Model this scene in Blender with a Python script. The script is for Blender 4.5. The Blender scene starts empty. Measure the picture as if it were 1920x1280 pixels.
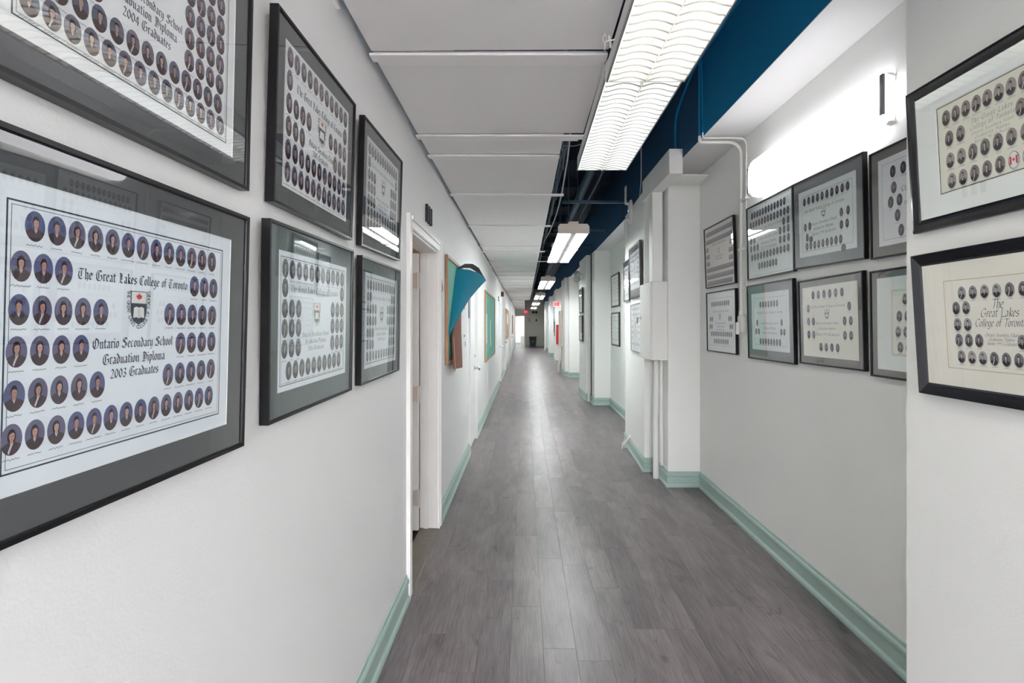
import bpy, math, random
from mathutils import Vector, Matrix
random.seed(7)
S = bpy.context.scene
COL = S.collection
PI = math.pi

# ------------------------------------------------------------------ camera, world, exposure
CAM_H = 1.5
cam = bpy.data.cameras.new('camera')
cam.sensor_width = 36.0
cam.lens = 18.0
cam.shift_x = -24 / 1920
cam.shift_y = -31 / 1920
cam.clip_start = 0.02
cam_o = bpy.data.objects.new('camera', cam)
cam_o.location = (0, 0, CAM_H)
cam_o.rotation_euler = (PI / 2, 0, 0)
COL.objects.link(cam_o)
S.camera = cam_o
W = bpy.data.worlds.new('world')
S.world = W
W.use_nodes = True
W.node_tree.nodes['Background'].inputs[0].default_value = (0.8, 0.86, 0.95, 1)
W.node_tree.nodes['Background'].inputs[1].default_value = 0.05
S.view_settings.view_transform = 'Standard'
S.view_settings.look = 'None'
S.view_settings.exposure = 2.15
S.view_settings.gamma = 1.0
S.view_settings.use_curve_mapping = False
S.cycles.max_bounces = 14
S.cycles.diffuse_bounces = 8
S.cycles.glossy_bounces = 5
S.cycles.transparent_max_bounces = 16
S.cycles.sample_clamp_indirect = 6.0
S.cycles.use_denoising = True
LOBBY_FILL = 9.2     # added fill panels, unseen behind the viewpoint, that brighten the corridor
TUBE = 11.6          # luminance of the bare fluorescent tubes
LOUVER_TUBE = 3.3   # tubes above the white louvres
WALL_LAMP = 1.0      # acrylic diffuser of the wall lamp

# ------------------------------------------------------------------ materials
def lin(c):
    c /= 255.0
    return c / 12.92 if c <= 0.04045 else ((c + 0.055) / 1.055) ** 2.4
def rgb(r, g, b):
    return (lin(r), lin(g), lin(b), 1)
MATS = {}
def mat(name, c, rough=0.6, metal=0.0, spec=0.5, var=0.06, scale=12.0, bump=0.0, bscale=120.0, coat=0.0):
    """procedural paint / card / metal: colour varied by noise, optional fine relief"""
    if name in MATS:
        return MATS[name]
    m = bpy.data.materials.new(name)
    m.use_nodes = True
    nt = m.node_tree
    b = nt.nodes['Principled BSDF']
    b.inputs['Roughness'].default_value = rough
    b.inputs['Metallic'].default_value = metal
    b.inputs['Specular IOR Level'].default_value = spec
    if coat:
        b.inputs['Coat Weight'].default_value = coat
        b.inputs['Coat Roughness'].default_value = 0.1
    b.inputs['Base Color'].default_value = c
    g = nt.nodes.new('ShaderNodeNewGeometry')
    if var > 0:
        n = nt.nodes.new('ShaderNodeTexNoise')
        n.inputs['Scale'].default_value = scale
        n.inputs['Detail'].default_value = 3
        nt.links.new(g.outputs['Position'], n.inputs['Vector'])
        mx = nt.nodes.new('ShaderNodeMix')
        mx.data_type = 'RGBA'
        mx.inputs['A'].default_value = [v * (1 - var) for v in c[:3]] + [1]
        mx.inputs['B'].default_value = [min(1, v * (1 + var)) for v in c[:3]] + [1]
        nt.links.new(n.outputs['Fac'], mx.inputs['Factor'])
        nt.links.new(mx.outputs['Result'], b.inputs['Base Color'])
    if bump > 0:
        n2 = nt.nodes.new('ShaderNodeTexNoise')
        n2.inputs['Scale'].default_value = bscale
        n2.inputs['Detail'].default_value = 4
        nt.links.new(g.outputs['Position'], n2.inputs['Vector'])
        bp = nt.nodes.new('ShaderNodeBump')
        bp.inputs['Strength'].default_value = bump
        bp.inputs['Distance'].default_value = 0.004
        nt.links.new(n2.outputs['Fac'], bp.inputs['Height'])
        nt.links.new(bp.outputs['Normal'], b.inputs['Normal'])
    MATS[name] = m
    return m
def emit(name, c, strength, base=(0.9, 0.9, 0.9, 1)):
    m = bpy.data.materials.new(name)
    m.use_nodes = True
    b = m.node_tree.nodes['Principled BSDF']
    b.inputs['Base Color'].default_value = base
    b.inputs['Emission Color'].default_value = c
    b.inputs['Emission Strength'].default_value = strength
    MATS[name] = m
    return m
def glass_mat():
    m = bpy.data.materials.new('picture_glass')
    m.use_nodes = True
    nt = m.node_tree
    nt.nodes.clear()
    out = nt.nodes.new('ShaderNodeOutputMaterial')
    mx = nt.nodes.new('ShaderNodeMixShader')
    tr = nt.nodes.new('ShaderNodeBsdfTransparent')
    tr.inputs[0].default_value = (0.985, 1.0, 0.995, 1)
    gl = nt.nodes.new('ShaderNodeBsdfGlossy')
    gl.inputs['Roughness'].default_value = 0.0
    gl.inputs['Color'].default_value = (1, 1, 1, 1)
    # thin pane: Schlick reflectance, the same from either side
    ge = nt.nodes.new('ShaderNodeNewGeometry')
    dt = nt.nodes.new('ShaderNodeVectorMath'); dt.operation = 'DOT_PRODUCT'
    nt.links.new(ge.outputs['Normal'], dt.inputs[0]); nt.links.new(ge.outputs['Incoming'], dt.inputs[1])
    ab = nt.nodes.new('ShaderNodeMath'); ab.operation = 'ABSOLUTE'
    nt.links.new(dt.outputs['Value'], ab.inputs[0])
    om = nt.nodes.new('ShaderNodeMath'); om.operation = 'SUBTRACT'; om.inputs[0].default_value = 1.0
    nt.links.new(ab.outputs[0], om.inputs[1])
    pw = nt.nodes.new('ShaderNodeMath'); pw.operation = 'POWER'; pw.inputs[1].default_value = 4.0
    nt.links.new(om.outputs[0], pw.inputs[0])
    ma = nt.nodes.new('ShaderNodeMath'); ma.operation = 'MULTIPLY_ADD'; ma.inputs[1].default_value = 0.92; ma.inputs[2].default_value = 0.08
    nt.links.new(pw.outputs[0], ma.inputs[0])
    nt.links.new(ma.outputs[0], mx.inputs[0])
    nt.links.new(tr.outputs[0], mx.inputs[1])
    nt.links.new(gl.outputs[0], mx.inputs[2])
    nt.links.new(mx.outputs[0], out.inputs[0])
    return m
def wood_floor():
    m = bpy.data.materials.new('grey_wood_vinyl')
    m.use_nodes = True
    nt = m.node_tree
    N, L = nt.nodes, nt.links
    b = N['Principled BSDF']
    geo = N.new('ShaderNodeNewGeometry')
    oi = N.new('ShaderNodeObjectInfo')
    add = N.new('ShaderNodeMath'); add.operation = 'ADD'
    L.new(oi.outputs['Random'], add.inputs[0]); L.new(geo.outputs['Random Per Island'], add.inputs[1])
    frc = N.new('ShaderNodeMath'); frc.operation = 'FRACT'
    L.new(add.outputs[0], frc.inputs[0])
    off = N.new('ShaderNodeCombineXYZ')
    mu = N.new('ShaderNodeMath'); mu.operation = 'MULTIPLY'; mu.inputs[1].default_value = 37.0
    L.new(frc.outputs[0], mu.inputs[0])
    L.new(mu.outputs[0], off.inputs[2]); L.new(mu.outputs[0], off.inputs[0])
    va = N.new('ShaderNodeVectorMath'); va.operation = 'ADD'
    L.new(geo.outputs['Position'], va.inputs[0]); L.new(off.outputs[0], va.inputs[1])
    def noise(sx, sy, scale, detail, dist=0.0):
        mp = N.new('ShaderNodeMapping')
        mp.inputs['Scale'].default_value = (sx, sy, 1)
        L.new(va.outputs[0], mp.inputs['Vector'])
        n = N.new('ShaderNodeTexNoise')
        n.inputs['Scale'].default_value = scale
        n.inputs['Detail'].default_value = detail
        n.inputs['Distortion'].default_value = dist
        L.new(mp.outputs[0], n.inputs['Vector'])
        return n
    fine = noise(60, 2.2, 3.0, 6, 0.4)
    cloud = noise(5, 1.3, 1.6, 4, 0.8)
    knots = noise(9, 3.5, 1.5, 2, 1.5)
    r1 = N.new('ShaderNodeValToRGB')
    r1.color_ramp.elements[0].position = 0.28; r1.color_ramp.elements[0].color = rgb(80, 74, 76)
    r1.color_ramp.elements[1].position = 0.72; r1.color_ramp.elements[1].color = rgb(146, 137, 139)
    mixf = N.new('ShaderNodeMath'); mixf.operation = 'MULTIPLY_ADD'
    mixf.inputs[1].default_value = 0.55
    half = N.new('ShaderNodeMath'); half.operation = 'MULTIPLY'; half.inputs[1].default_value = 0.45
    L.new(cloud.outputs['Fac'], half.inputs[0])
    L.new(fine.outputs['Fac'], mixf.inputs[0]); L.new(half.outputs[0], mixf.inputs[2])
    L.new(mixf.outputs[0], r1.inputs['Fac'])
    r2 = N.new('ShaderNodeValToRGB')
    r2.color_ramp.elements[0].position = 0.22; r2.color_ramp.elements[0].color = (0.55, 0.53, 0.52, 1)
    r2.color_ramp.elements[1].position = 0.36; r2.color_ramp.elements[1].color = (1, 1, 1, 1)
    L.new(knots.outputs['Fac'], r2.inputs['Fac'])
    m1 = N.new('ShaderNodeMix'); m1.data_type = 'RGBA'; m1.blend_type = 'MULTIPLY'; m1.inputs['Factor'].default_value = 1
    L.new(r1.outputs[0], m1.inputs['A']); L.new(r2.outputs[0], m1.inputs['B'])
    r3 = N.new('ShaderNodeValToRGB')
    r3.color_ramp.elements[0].color = (0.80, 0.79, 0.79, 1)
    r3.color_ramp.elements[1].color = (1.08, 1.06, 1.05, 1)
    L.new(frc.outputs[0], r3.inputs['Fac'])
    m2 = N.new('ShaderNodeMix'); m2.data_type = 'RGBA'; m2.blend_type = 'MULTIPLY'; m2.inputs['Factor'].default_value = 1
    L.new(m1.outputs['Result'], m2.inputs['A']); L.new(r3.outputs[0], m2.inputs['B'])
    L.new(m2.outputs['Result'], b.inputs['Base Color'])
    rr = N.new('ShaderNodeMapRange')
    rr.inputs['To Min'].default_value = 0.27; rr.inputs['To Max'].default_value = 0.42
    L.new(fine.outputs['Fac'], rr.inputs['Value']); L.new(rr.outputs[0], b.inputs['Roughness'])
    bp = N.new('ShaderNodeBump'); bp.inputs['Strength'].default_value = 0.18; bp.inputs['Distance'].default_value = 0.001
    L.new(fine.outputs['Fac'], bp.inputs['Height']); L.new(bp.outputs[0], b.inputs['Normal'])
    return m
GLASS = glass_mat()
FLOOR = wood_floor()
WALL = mat('wall_paint', rgb(240, 240, 240), 0.55, var=0.015, scale=2.0, bump=0.12, bscale=160)
WALL_R = mat('wall_paint_right', rgb(240, 240, 237), 0.55, var=0.015, scale=2.0, bump=0.12, bscale=160)
TRIMW = mat('white_gloss_trim', rgb(238, 236, 234), 0.35, var=0.02)
DOORW = mat('white_door_paint', rgb(240, 240, 240), 0.35, var=0.015)
SAGE = mat('sage_green_paint', rgb(166, 188, 181), 0.4, var=0.05, scale=30)
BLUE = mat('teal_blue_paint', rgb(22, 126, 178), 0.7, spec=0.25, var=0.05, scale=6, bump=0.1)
NAVY = mat('navy_plenum_paint', rgb(22, 42, 62), 0.6, var=0.15, scale=5, bump=0.1)
NAVY2 = mat('navy_pipe_paint', rgb(44, 74, 96), 0.45, var=0.12, scale=9)
CEIL = mat('ceiling_board', rgb(240, 238, 237), 0.85, var=0.02, scale=9, bump=0.25, bscale=300)
BARW = mat('white_enamel_bar', rgb(244, 241, 240), 0.5, var=0.02)
WHITE = mat('white_enamel', rgb(240, 238, 234), 0.4, var=0.015)
CREAM = mat('cream_enamel', rgb(222, 212, 200), 0.5, var=0.02)
LOUV = mat('white_louver', rgb(225, 225, 222), 0.5, var=0.01)
BLADE = mat('translucent_white_louver', rgb(232, 232, 228), 0.5, var=0.01)
EDGE = mat('grey_blade_edge', rgb(142, 142, 137), 0.5, var=0.02)
_nt = BLADE.node_tree                      # thin white plastic: part of the light passes through
_tl = _nt.nodes.new('ShaderNodeBsdfTranslucent'); _tl.inputs[0].default_value = rgb(236, 236, 232)
_mx = _nt.nodes.new('ShaderNodeMixShader'); _mx.inputs[0].default_value = 0.5
_nt.links.new(_nt.nodes['Principled BSDF'].outputs[0], _mx.inputs[1]); _nt.links.new(_tl.outputs[0], _mx.inputs[2])
_nt.links.new(_mx.outputs[0], _nt.nodes['Material Output'].inputs[0])
PIPEW = mat('white_painted_pipe', rgb(230, 228, 222), 0.45, var=0.02)
BLACKM = mat('black_anodised', rgb(20, 20, 24), 0.3, 0.0, spec=0.35, var=0.1)
BLACKW = mat('black_lacquer_wood', rgb(26, 26, 32), 0.28, var=0.2, scale=40, coat=0.4)
RIDGE = mat('black_ridged_wood', rgb(40, 42, 48), 0.5, var=0.45, scale=220)
DARKW = mat('dark_wood_frame', rgb(52, 46, 46), 0.45, var=0.2, scale=40)
SILVER = mat('silver_frame', rgb(150, 152, 156), 0.35, 0.7, var=0.05)
MATG = mat('charcoal_mat_board', rgb(84, 85, 89), 0.9, var=0.08, scale=400)
MATG2 = mat('green_grey_mat_board', rgb(88, 100, 102), 0.9, var=0.06, scale=400)
MATL = mat('mid_grey_mat_board', rgb(124, 124, 128), 0.9, var=0.06, scale=400)
MATT = mat('taupe_mat_board', rgb(128, 122, 118), 0.9, var=0.06, scale=400)
MATW = mat('white_mat_board', rgb(240, 242, 240), 0.9, var=0.02, scale=200)
MATC = mat('cream_mat_board', rgb(240, 236, 226), 0.9, var=0.02, scale=200)
BEVEL = mat('mat_bevel', rgb(200, 176, 150), 0.9, var=0.02)
PAPERS = {
    'blue': mat('cool_print_paper', rgb(240, 246, 255), 0.75, var=0.025, scale=5),
    'white': mat('white_print_paper', rgb(240, 240, 243), 0.75, var=0.02, scale=5),
    'warm': mat('warm_print_paper', rgb(240, 236, 226), 0.75, var=0.02, scale=5),
    'grey': mat('pale_green_grey_paper', rgb(228, 234, 232), 0.75, var=0.02, scale=5),
    'beige': mat('beige_print_paper', rgb(220, 212, 204), 0.75, var=0.02, scale=5),
    'cream': mat('cream_print_paper', rgb(234, 232, 218), 0.75, var=0.02, scale=5),
}
INK = mat('blue_black_ink', rgb(44, 58, 72), 0.8, var=0.1)
INKG = mat('grey_ink', rgb(88, 92, 98), 0.8, var=0.1)
INKL = mat('pale_ink', rgb(128, 130, 134), 0.8, var=0.1)
REDINK = mat('red_ink', rgb(214, 62, 66), 0.7, var=0.05)
CHROME = mat('chrome', rgb(210, 210, 212), 0.15, 1.0, var=0.02)
OAK = mat('oak_strip', rgb(176, 134, 98), 0.5, var=0.18, scale=30)
GREENB = mat('green_chalk_board', rgb(118, 192, 172), 0.7, var=0.12, scale=6)
TEAL = mat('teal_felt_sheet', rgb(12, 132, 160), 0.85, var=0.1, scale=60)
BROWN = mat('brown_hardboard', rgb(138, 84, 66), 0.8, var=0.2, scale=30)
DGREY = mat('dark_grey_sheet', rgb(84, 86, 92), 0.6, var=0.2, scale=12)
REDP = mat('red_paint', rgb(186, 40, 52), 0.4, var=0.05)
BLACKP = mat('black_plastic', rgb(26, 27, 30), 0.4, var=0.1)
CORK = mat('cork_board', rgb(170, 130, 100), 0.9, var=0.25, scale=60)
PAPERP = mat('notice_paper', rgb(236, 236, 236), 0.8, var=0.02)
LAMPG = mat('lamp_glass', rgb(196, 196, 190), 0.2, 0.3, var=0.03)
HOLE = mat('dark_gap', rgb(20, 20, 22), 0.9, var=0.1)

# ------------------------------------------------------------------ mesh helpers
class MB:
    def __init__(s):
        s.v, s.f, s.m = [], [], []
    def poly(s, pts, m=0):
        n = len(s.v)
        s.v += [tuple(p) for p in pts]
        s.f.append(tuple(range(n, n + len(pts))))
        s.m.append(m)
    def box(s, x0, x1, y0, y1, z0, z1, m=0):
        n = len(s.v)
        s.v += [(x0, y0, z0), (x1, y0, z0), (x1, y1, z0), (x0, y1, z0), (x0, y0, z1), (x1, y0, z1), (x1, y1, z1), (x0, y1, z1)]
        for q in ((0, 3, 2, 1), (4, 5, 6, 7), (0, 1, 5, 4), (1, 2, 6, 5), (2, 3, 7, 6), (3, 0, 4, 7)):
            s.f.append(tuple(n + i for i in q)); s.m.append(m)
    def bbox(s, x0, x1, y0, y1, z0, z1, b=0.004, m=0):
        """box with chamfered edges"""
        n = len(s.v)
        xs, ys, zs = (x0, x1), (y0, y1), (z0, z1)
        idx = {}
        for i in (0, 1):
            for j in (0, 1):
                for k in (0, 1):
                    sx, sy, sz = (1, -1)[i], (1, -1)[j], (1, -1)[k]
                    for a in range(3):
                        p = [xs[i], ys[j], zs[k]]
                        d = [sx * b, sy * b, sz * b]
                        for c in range(3):
                            if c != a: p[c] += d[c]
                        idx[(i, j, k, a)] = len(s.v)
                        s.v.append(tuple(p))
        F = []
        for a, (o1, o2) in ((0, (1, 2)), (1, (0, 2)), (2, (0, 1))):
            for side in (0, 1):
                q = []
                for (u, w) in ((0, 0), (1, 0), (1, 1), (0, 1)):
                    key = [0, 0, 0]; key[a] = side; key[o1] = u; key[o2] = w
                    q.append(idx[(key[0], key[1], key[2], a)])
                F.append(q)
        for a in range(3):
            o1, o2 = [c for c in range(3) if c != a]
            for u in (0, 1):
                for w in (0, 1):
                    k0 = [0, 0, 0]; k0[o1] = u; k0[o2] = w
                    k1 = list(k0); k1[a] = 1
                    F.append([idx[(*k0, o1)], idx[(*k1, o1)], idx[(*k1, o2)], idx[(*k0, o2)]])
        for i in (0, 1):
            for j in (0, 1):
                for k in (0, 1):
                    F.append([idx[(i, j, k, 0)], idx[(i, j, k, 1)], idx[(i, j, k, 2)]])
        c = Vector(((x0 + x1) / 2, (y0 + y1) / 2, (z0 + z1) / 2))
        for q in F:
            P = [Vector(s.v[i]) for i in q]
            nrm = (P[1] - P[0]).cross(P[2] - P[0])
            if nrm.dot(sum(P, Vector()) / len(P) - c) < 0: q = q[::-1]
            s.f.append(tuple(q)); s.m.append(m)
    def tube(s, pts, r, n=8, m=0, cap=True):
        pts = [Vector(p) for p in pts]
        rs = r if isinstance(r, (list, tuple)) else [r] * len(pts)
        base = len(s.v)
        up = None
        for i, p in enumerate(pts):
            t = (pts[min(i + 1, len(pts) - 1)] - pts[max(i - 1, 0)]).normalized()
            if up is None:
                up = Vector((0, 0, 1)) if abs(t.z) < 0.9 else Vector((1, 0, 0))
            a = t.cross(up)
            if a.length < 1e-6: a = t.cross(Vector((0, 1, 0)))
            a.normalize(); b = a.cross(t).normalized(); up = b
            for k in range(n):
                an = 2 * PI * k / n
                s.v.append(tuple(p + (a * math.cos(an) + b * math.sin(an)) * rs[i]))
        for i in range(len(pts) - 1):
            for k in range(n):
                k2 = (k + 1) % n
                s.f.append((base + i * n + k, base + i * n + k2, base + (i + 1) * n + k2, base + (i + 1) * n + k)); s.m.append(m)
        if cap:
            s.f.append(tuple(base + k for k in range(n))[::-1]); s.m.append(m)
            e = base + (len(pts) - 1) * n
            s.f.append(tuple(e + k for k in range(n))); s.m.append(m)
    def lathe(s, prof, o=(0, 0, 0), n=20, m=0, axis='z'):
        base = len(s.v)
        for (r, h) in prof:
            for k in range(n):
                a = 2 * PI * k / n
                q = (r * math.cos(a), r * math.sin(a), h)
                if axis == 'x': q = (h, q[0], q[1])
                if axis == 'y': q = (q[0], h, q[1])
                s.v.append((o[0] + q[0], o[1] + q[1], o[2] + q[2]))
        for i in range(len(prof) - 1):
            for k in range(n):
                k2 = (k + 1) % n
                s.f.append((base + i * n + k, base + i * n + k2, base + (i + 1) * n + k2, base + (i + 1) * n + k)); s.m.append(m)
        s.f.append(tuple(base + k for k in range(n))); s.m.append(m)
        e = base + (len(prof) - 1) * n
        s.f.append(tuple(e + k for k in range(n))); s.m.append(m)
    def prism(s, pts, axis, a0, a1, m=0):
        """2-D outline extruded along an axis"""
        def P(p, a):
            return {'x': (a, p[0], p[1]), 'y': (p[0], a, p[1]), 'z': (p[0], p[1], a)}[axis]
        n = len(s.v); k = len(pts)
        s.v += [P(p, a0) for p in pts] + [P(p, a1) for p in pts]
        s.f.append(tuple(range(n, n + k))); s.m.append(m)
        s.f.append(tuple(range(n + k, n + 2 * k))[::-1]); s.m.append(m)
        for i in range(k):
            j = (i + 1) % k
            s.f.append((n + i, n + j, n + k + j, n + k + i)); s.m.append(m)
    def grid(s, rows, m=0):
        n = len(s.v); w = len(rows[0])
        for r in rows: s.v += [tuple(p) for p in r]
        for i in range(len(rows) - 1):
            for j in range(w - 1):
                s.f.append((n + i * w + j, n + i * w + j + 1, n + (i + 1) * w + j + 1, n + (i + 1) * w + j)); s.m.append(m)
    def mesh(s, name, mats, smooth=False):
        me = bpy.data.meshes.new(name)
        me.from_pydata(s.v, [], s.f)
        for x in (mats if isinstance(mats, (list, tuple)) else [mats]): me.materials.append(x)
        if len(set(s.m)) > 1: me.polygons.foreach_set('material_index', s.m)
        if smooth:
            me.polygons.foreach_set('use_smooth', [True] * len(me.polygons))
            try: me.set_sharp_from_angle(angle=math.radians(38))
            except Exception: pass
        me.update()
        return me
    def build(s, name, mats, parent=None, loc=(0, 0, 0), rot=(0, 0, 0), smooth=False, fix=True):
        me = s.mesh(name, mats, smooth)
        if fix:
            import bmesh
            bm = bmesh.new(); bm.from_mesh(me)
            bmesh.ops.recalc_face_normals(bm, faces=bm.faces)
            bm.to_mesh(me); bm.free()
        return link(name, me, parent, loc, rot)
def link(name, data, parent=None, loc=(0, 0, 0), rot=(0, 0, 0)):
    o = bpy.data.objects.new(name, data)
    COL.objects.link(o)
    o.location = loc
    o.rotation_euler = rot
    if parent is not None: o.parent = parent
    return o
def tag(o, label=None, cat=None, group=None, kind=None):
    if label: o['label'] = label
    if cat: o['category'] = cat
    if group: o['group'] = group
    if kind: o['kind'] = kind
    return o
def thing(name, label, cat, loc=(0, 0, 0), rot=(0, 0, 0), group=None):
    return tag(link(name, None, None, loc, rot), label, cat, group)
def struct(o):
    o['kind'] = 'structure'
    return o
def arc(c, r, a0, a1, n, plane='xz', fixed=0.0):
    out = []
    for i in range(n + 1):
        a = math.radians(a0 + (a1 - a0) * i / n)
        u, w = c[0] + r * math.cos(a), c[1] + r * math.sin(a)
        out.append({'xz': (u, fixed, w), 'yz': (fixed, u, w), 'xy': (u, w, fixed)}[plane])
    return out

# ------------------------------------------------------------------ setting: floor
LX = -0.645
END = 35.5
BACK = -3.6
LOBBY = -11.6
DECK = 4.0
f = MB(); f.box(-0.9, 2.0, BACK, END + 4, -0.12, -0.004)
floor = struct(f.build('floor', HOLE))
PW, PL = 0.152, 0.915
def plank_mb(b, x0, x1, y0, y1):
    g = 0.0003; c = 0.0005
    n = len(b.v)
    b.v += [(x0 + g, y0 + g, -0.004), (x1 - g, y0 + g, -0.004), (x1 - g, y1 - g, -0.004), (x0 + g, y1 - g, -0.004),
            (x0 + g, y0 + g, -c), (x1 - g, y0 + g, -c), (x1 - g, y1 - g, -c), (x0 + g, y1 - g, -c),
            (x0 + g + c, y0 + g + c, 0), (x1 - g - c, y0 + g + c, 0), (x1 - g - c, y1 - g - c, 0), (x0 + g + c, y1 - g - c, 0)]
    for q in ((8, 9, 10, 11), (4, 5, 9, 8), (5, 6, 10, 9), (6, 7, 11, 10), (7, 4, 8, 11), (0, 1, 5, 4), (1, 2, 6, 5), (2, 3, 7, 6), (3, 0, 4, 7)):
        b.f.append(tuple(n + i for i in q)); b.m.append(0)
pb = MB(); plank_mb(pb, 0, PW, 0, PL)
PLANK = pb.mesh('plank', FLOOR)
far_planks = MB()
row, x = 0, LX - 0.03
while x < 1.66:
    y = BACK + ((row * 0.37 + (row % 3) * 0.21 + random.random() * 0.12) % PL) - PL
    while y < END + 3.9:
        if y + PL > 1.35 and y < 14.0:
            link('plank', PLANK, floor, (x, y, 0))
        else:
            plank_mb(far_planks, x, x + PW, max(y, BACK), min(y + PL, END + 3.95))
        y += PL
    x += PW; row += 1
o = far_planks.build('distant_planks', FLOOR, floor, fix=False)
o['kind'] = 'stuff'

# ------------------------------------------------------------------ setting: walls
doors_y = [(2.86, 3.77), (5.96, 6.74), (12.75, 13.55), (16.0, 16.75), (23.7, 24.4)]
DH = 2.04
w = MB(); y = BACK
for a, b in doors_y:
    w.box(LX - 0.125, LX, y, a, 0, DECK)
    w.box(LX - 0.125, LX, a, b, DH, DECK)
    y = b
w.box(LX - 0.125, LX, y, END, 0, DECK)
struct(w.build('wall_left', WALL))
PLAN = [(1.22, BACK), (1.22, 1.636), (1.624, 1.636), (1.624, 4.75), (1.33, 4.75), (1.33, 5.24), (1.223, 5.24), (1.285, 6.55),
        (1.60, 6.55), (1.60, 9.56), (1.30, 9.56), (1.30, 10.15), (1.22, 10.15), (1.205, 11.3), (1.60, 11.3), (1.60, 14.65),
        (1.27, 14.65), (1.27, 14.95), (1.17, 14.95), (1.17, 16.4), (1.56, 16.4), (1.56, 19.7), (1.20, 19.7), (1.20, 21.2),
        (1.56, 21.2), (1.56, 24.8), (1.20, 24.8), (1.20, 26.3), (1.56, 26.3), (1.56, 29.9), (1.20, 29.9), (1.20, 31.4), (1.5, 31.4), (1.5, END)]
TOPR = 2.885
w = MB()
w.prism(PLAN + [(1.9, END), (1.9, BACK)], 'z', 0, TOPR)
struct(w.build('wall_right', WALL_R))
w = MB()   # end wall with the doorway on its left
w.box(-0.04, 1.9, END, END + 0.15, 0, DECK)
w.box(-0.77, -0.04, END, END + 0.15, 2.1, DECK)
struct(w.build('wall_end', mat('end_wall_paint', rgb(196, 196, 184), 0.6, var=0.02, scale=2)))
# unseen lobby added behind the viewpoint to house the corridor's fill panels
w = MB()
w.box(-4.1, 4.1, LOBBY - 0.12, LOBBY, 0, 2.75); w.box(-4.1, -4.0, LOBBY, BACK, 0, 2.75); w.box(4.0, 4.1, LOBBY, BACK, 0, 2.75)
w.box(-4.0, -0.77, BACK - 0.1, BACK, 0, 2.75); w.box(1.9, 4.0, BACK - 0.1, BACK, 0, 2.75); w.box(-0.77, 1.9, BACK - 0.1, BACK, 2.75, DECK + .15)
struct(w.build('wall_back', WALL))
w = MB(); w.box(-4.1, 4.1, LOBBY, BACK - 0.1, 2.75, 2.85)
struct(w.build('ceiling_lobby', WALL))
w = MB(); w.box(-4.0, 4.0, LOBBY, BACK, -0.12, 0.0)
struct(w.build('floor_lobby', FLOOR))
# bright room past the end doorway
w = MB()
w.box(-0.9, -0.77, END + 0.15, END + 4, 0, 2.7)
w.box(1.2, 1.3, END + 0.15, END + 4, 0, 2.7)
w.box(-0.9, 1.3, END + 4, END + 4.1, 0, 2.7)
w.box(-0.9, 1.3, END + 0.15, END + 4.1, 2.7, 2.8)
struct(w.build('wall_far_room', WALL))
# little room behind the first door
w = MB()
w.box(-2.3, -2.2, 2.3, 4.3, 0, 2.5); w.box(-2.3, LX - 0.125, 2.2, 2.3, 0, 2.5); w.box(-2.3, LX - 0.125, 4.2, 4.3, 0, 2.5)
w.box(-2.3, LX - 0.125, 2.2, 4.3, 2.4, 2.5); w.box(-2.3, -0.9, 2.2, 4.3, -0.05, 0)
struct(w.build('wall_side_room', mat('side_room_paint', rgb(214, 196, 170), 0.7)))
# deck, beam, recess ceilings
w = MB(); w.box(-0.9, 1.9, BACK, END + 0.15, DECK, DECK + 0.15)
struct(w.build('ceiling_deck', NAVY))
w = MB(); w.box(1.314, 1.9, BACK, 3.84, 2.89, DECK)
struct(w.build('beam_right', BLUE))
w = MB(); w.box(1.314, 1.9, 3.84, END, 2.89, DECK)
struct(w.build('beam_right', mat('dark_blue_beam', rgb(44, 86, 122), 0.7, spec=0.25, var=0.05, scale=6, bump=0.1)))  # far section of the beam, a darker blue than the near one
w = MB()
for (a, b, c) in ((1.30, 1.636, 4.75), (1.30, 6.55, 9.56), (1.30, 11.3, 14.65), (1.30, 16.4, 19.7), (1.30, 21.2, 24.8), (1.3, 26.3, 29.9), (1.3, 31.4, END)):
    w.box(a + 0.0145, 1.66, b - 0.05, c + 0.05, 2.886, 2.8899)
struct(w.build('ceiling_recess', mat('recess_ceiling_paint', rgb(220, 219, 219), 0.7, var=0.01)))

# skirting, profile swept round the plan
PROF = [(0.0, 0.0), (0.024, 0.0), (0.025, 0.012), (0.022, 0.022), (0.014, 0.030), (0.012, 0.034), (0.012, 0.092), (0.015, 0.096), (0.017, 0.104),
        (0.016, 0.116), (0.010, 0.124), (0.006, 0.127), (0.006, 0.138), (0.004, 0.142), (0.0, 0.143)]
def sweep(path, sign, prof=PROF):
    b = MB(); n = len(path); P = [Vector((p[0], p[1])) for p in path]
    rings = []
    for i in range(n):
        ds = []
        if i > 0: ds.append((P[i] - P[i - 1]).normalized())
        if i < n - 1: ds.append((P[i + 1] - P[i]).normalized())
        ns = [Vector((-d.y, d.x)) * sign for d in ds]
        if len(ns) == 2:
            mdir = (ns[0] + ns[1]).normalized()
            k = 1 / max(0.3, mdir.dot(ns[0])); off = mdir * k
        else: off = ns[0]
        rings.append([(P[i].x + off.x * d, P[i].y + off.y * d, z) for d, z in prof])
    b.grid(rings)
    b.poly(rings[0]); b.poly(rings[-1][::-1])
    return b
struct(sweep(PLAN[1:6] , 1).build('baseboard_right', SAGE))
struct(sweep(PLAN[5:11], 1).build('baseboard_right', SAGE))
struct(sweep(PLAN[10:], 1).build('baseboard_right', SAGE))
struct(sweep(PLAN[:2], 1).build('baseboard_right', SAGE))
ys = [BACK, 2.785, 3.842, 5.88, 6.82, 12.68, 13.62, 15.93, 16.82, 23.63, 24.47, END]
for a, b in zip(ys[::2], ys[1::2]):
    struct(sweep([(LX, a), (LX, b)], -1).build('baseboard_left', SAGE))
struct(sweep([(0.03, END), (1.5, END)], -1).build('baseboard_end', SAGE))
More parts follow.
